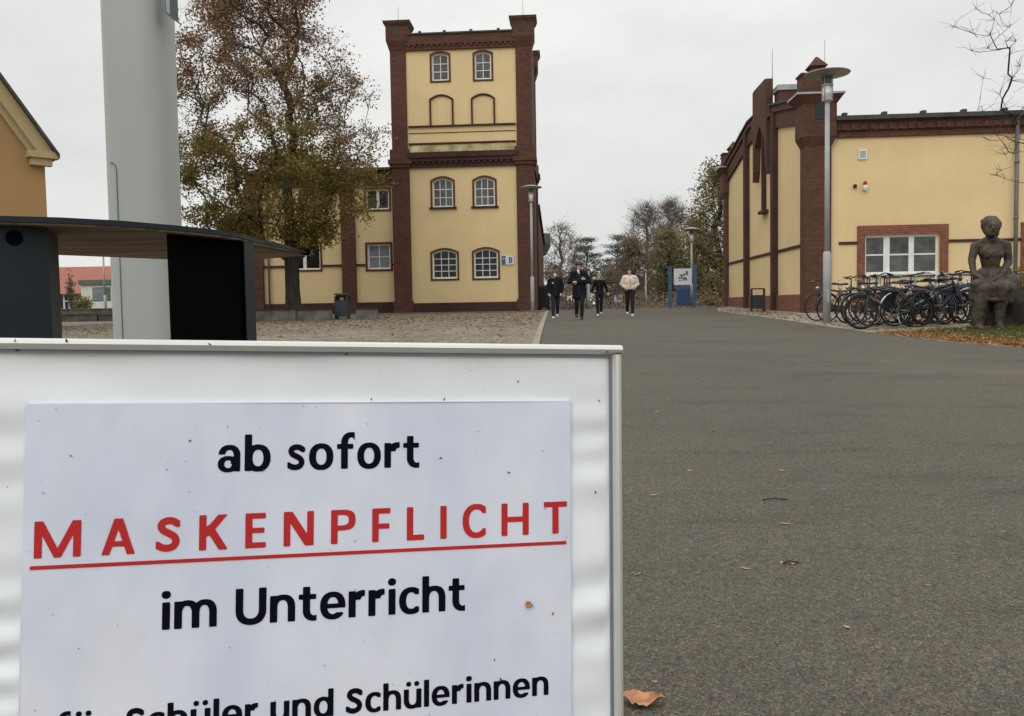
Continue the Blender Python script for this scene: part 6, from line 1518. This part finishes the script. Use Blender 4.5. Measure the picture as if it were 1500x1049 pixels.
for lab, px, Y, dg, colr, kw in (
 ('black bicycle with its wheel furthest left, against the brick corner pier', 1196, 20.3, 22, (.012, .012, .013), B_(flip=True, rim='galv', fend=False, refl=False)),
 ('grey bicycle second from the left, crossed by the big street lamp post', 1212, 19.6, 24, (.07, .07, .07), B_(rim='galv', hb='city', light=False)),
 ('dark green bicycle just right of the big street lamp post', 1240, 18.7, 26, (.012, .035, .02), B_(flip=True, hb='city', bag=True)),
 ('brown framed bicycle between the lamp post and the fat tyred mountain bicycle', 1250, 18.0, 20, (.05, .03, .02), B_(flip=False, rim='galv')),
 ('black mountain bicycle with fat tyres and orange reflectors, nearest the road', 1262, 16.2, 4, (.010, .011, .012), B_(tyre=.028, rim='black', flip=True, lean=4)),
 ('dark red bicycle directly behind the fat tyred mountain bicycle', 1274, 17.0, 14, (.07, .012, .012), B_(flip=True, hb='city', rim='galv', bag=True)),
 ('navy bicycle below the left pane of the white framed window', 1292, 17.9, 24, (.012, .016, .05), B_(flip=True, bag=True, bagm=M['blue2'])),
 ('silver bicycle with bright mudguards in the middle of the row', 1310, 16.45, 15, (.36, .37, .38), B_(bright=True, step=True, hb='city', bag=True)),
 ('olive bicycle with black pannier behind the silver bicycle', 1326, 17.2, 20, (.03, .032, .02), B_(flip=True, rim='galv', bag=True)),
 ('black bicycle with a big dark wheel in the middle of the row, near the grass', 1353, 16.3, 28, (.012, .013, .015), B_(tyre=.030, rim='black', fend=False, lean=-4)),
 ('blue black bicycle leaning on the rail left of the statue', 1366, 16.9, 18, (.03, .05, .14), B_(hb='city', rim='chrome')),
 ('dark bicycle behind the rail under the right window jamb', 1338, 18.2, -10, (.02, .02, .02), B_(rim='galv', bag=True)),
 ('grey bicycle behind the rail under the middle of the white framed window', 1306, 18.4, 12, (.10, .10, .11), B_(rim='galv', hb='city')),
 ('white bicycle with raised handlebar behind the rail, left of the statue', 1368, 18.3, 16, (.50, .51, .50), B_(hb='city', bright=True, step=True, lean=-3)),
 ('black city bicycle behind the silver one, its saddle just under the rail', 1322, 17.9, 20, (.012, .012, .012), B_(hb='city', rim='black', bag=True)),
 ('dark blue bicycle between the big dark wheel and the silver rimmed bicycle', 1384, 16.7, 24, (.012, .02, .05), B_(rim='chrome')),
 ('charcoal bicycle behind the dark green bicycle right of the lamp', 1262, 18.6, 18, (.02, .02, .022), B_(flip=True, rim='black', hb='city', bag=True)),
 ('dark purple bicycle behind the black mountain bicycle', 1286, 17.4, 14, (.05, .02, .05), B_(flip=True, rim='galv', bag=True)),
 ('silver rimmed bicycle with dark frame and bright mudguards, half hidden by the statue', 1418, 16.9, 18, (.03, .03, .03), B_(flip=True, bright=True, hb='city')),
 ('light grey bicycle just left of the one half hidden by the statue', 1400, 17.1, 22, (.25, .26, .27), B_(flip=True, rim='chrome')),
 ('dark bicycle right of the statue at the edge of the picture', 1480, 17.0, 16, (.02, .03, .03), B_(flip=True, rim='galv', bag=True))):
    bike(lab, px, Y, dg, colr, **kw)

# ================================================================ SMALL THINGS ON THE ROAD
def leafmesh(L_, curl, rr, n=9):
    t = MB(); vs = [(-L_ * .5, 0, .002)]
    rows = []
    for i in range(1, n):
        q = i / n; w_ = L_ * .30 * sin(pi * q ** .8) * (1 + .18 * (i % 2)); x = -L_ * .5 + L_ * q; z = curl * L_ * (4 * (q - .5) ** 2) * .5 + .004
        rows.append([(x, -w_, z + curl * L_ * .35 * rr.uniform(.6, 1.2)), (x, -w_ * .5, z + .05 * L_ * curl), (x, 0, z), (x, w_ * .5, z + .05 * L_ * curl), (x, w_, z + curl * L_ * .30 * rr.uniform(.4, 1.2))])
    vs = [p for r_ in rows for p in r_]
    fs = [(i * 5 + j, (i + 1) * 5 + j, (i + 1) * 5 + j + 1, i * 5 + j + 1) for i in range(n - 2) for j in range(4)]
    a = len(vs); vs += [(-L_ * .53, 0, curl * L_ * .5 + .004), (L_ * .53, 0, curl * L_ * .4 + .004)]
    fs += [(a, j, j + 1) for j in range(4)] + [(a + 1, (n - 2) * 5 + j + 1, (n - 2) * 5 + j) for j in range(4)]
    return t.add(vs, fs, True)
def onground(px, py):
    d = ray(px, py); t_ = 1.
    for _ in range(60):
        p = CAM + d * t_; t_ -= (p.z - gz(p.x, p.y)) / (d.z - .026 * d.y)
    p = CAM + d * t_; return p.x, p.y, gz(p.x, p.y)
rl_ = random.Random(4)
x, y, z = onground(942, 1031)
o = single('fallen_leaf', leafmesh(.10, .35, rl_, 12), M['bigleaf'], 'large curled orange brown leaf lying beside the lower right corner of the notice board', 'leaf', (x, y, z + .001), local=True); o.rotation_euler = (.12, .0, radians(-6))
lmA = leafmesh(.05, .12, rl_); proto = None
spots = [(1150, 768), (1190, 743), (1078, 763, 0), (1100, 580, 0), (1145, 825), (1092, 834), (1360, 858), (960, 1000, 0), (935, 842), (978, 586), (962, 604), (1120, 596), (1365, 596), (1145, 690), (1430, 664, 0), (1232, 734), (985, 765), (958, 726), (1265, 679), (1162, 826, 0), (1000, 545), (1220, 495), (1300, 520), (1090, 510), (1045, 632), (1330, 610, 0), (1200, 660), (1420, 900), (1240, 920), (1470, 780), (1060, 510), (1380, 560), (1290, 480), (1010, 690), (1450, 700, 0)]
for i, sp_ in enumerate(spots):
    x, y, z = onground(sp_[0], sp_[1])
    if proto is None:
        proto = single('fallen_leaf', lmA, M['paleleaf'], 'small dry leaf fragment lying on the grey asphalt road', 'leaf', (x, y, z), 'leaf fragments on the road', local=True); o = proto
    else: o = proto.copy(); COL.objects.link(o)
    o.location = (x, y, z + .002); q = rl_.uniform(.3, .7) * (1 if y < 6 else 1.3); o.scale = (q * rl_.uniform(.9, 1.7), q * rl_.uniform(.4, .8), q * .6); o.rotation_euler = (rl_.uniform(-.2, .2), rl_.uniform(-.15, .15), rl_.uniform(0, 6.3))
for (px, py, a, l) in ((1158, 826, .2, .06), (1135, 733, .05, .11)):
    x, y, z = onground(px, py); t = MB(); t.tube([(-l / 2, 0, .004), (0, .004, .010), (l / 2, -.003, .004)], .003, 5)
    o = single('twig', t, M['bark'], 'short dark twig on the asphalt, nearer the camera' if l < .1 else 'thin dark twig on the asphalt, straight and longer', 'twig', (x, y, z), local=True); o.rotation_euler = (0, 0, a)
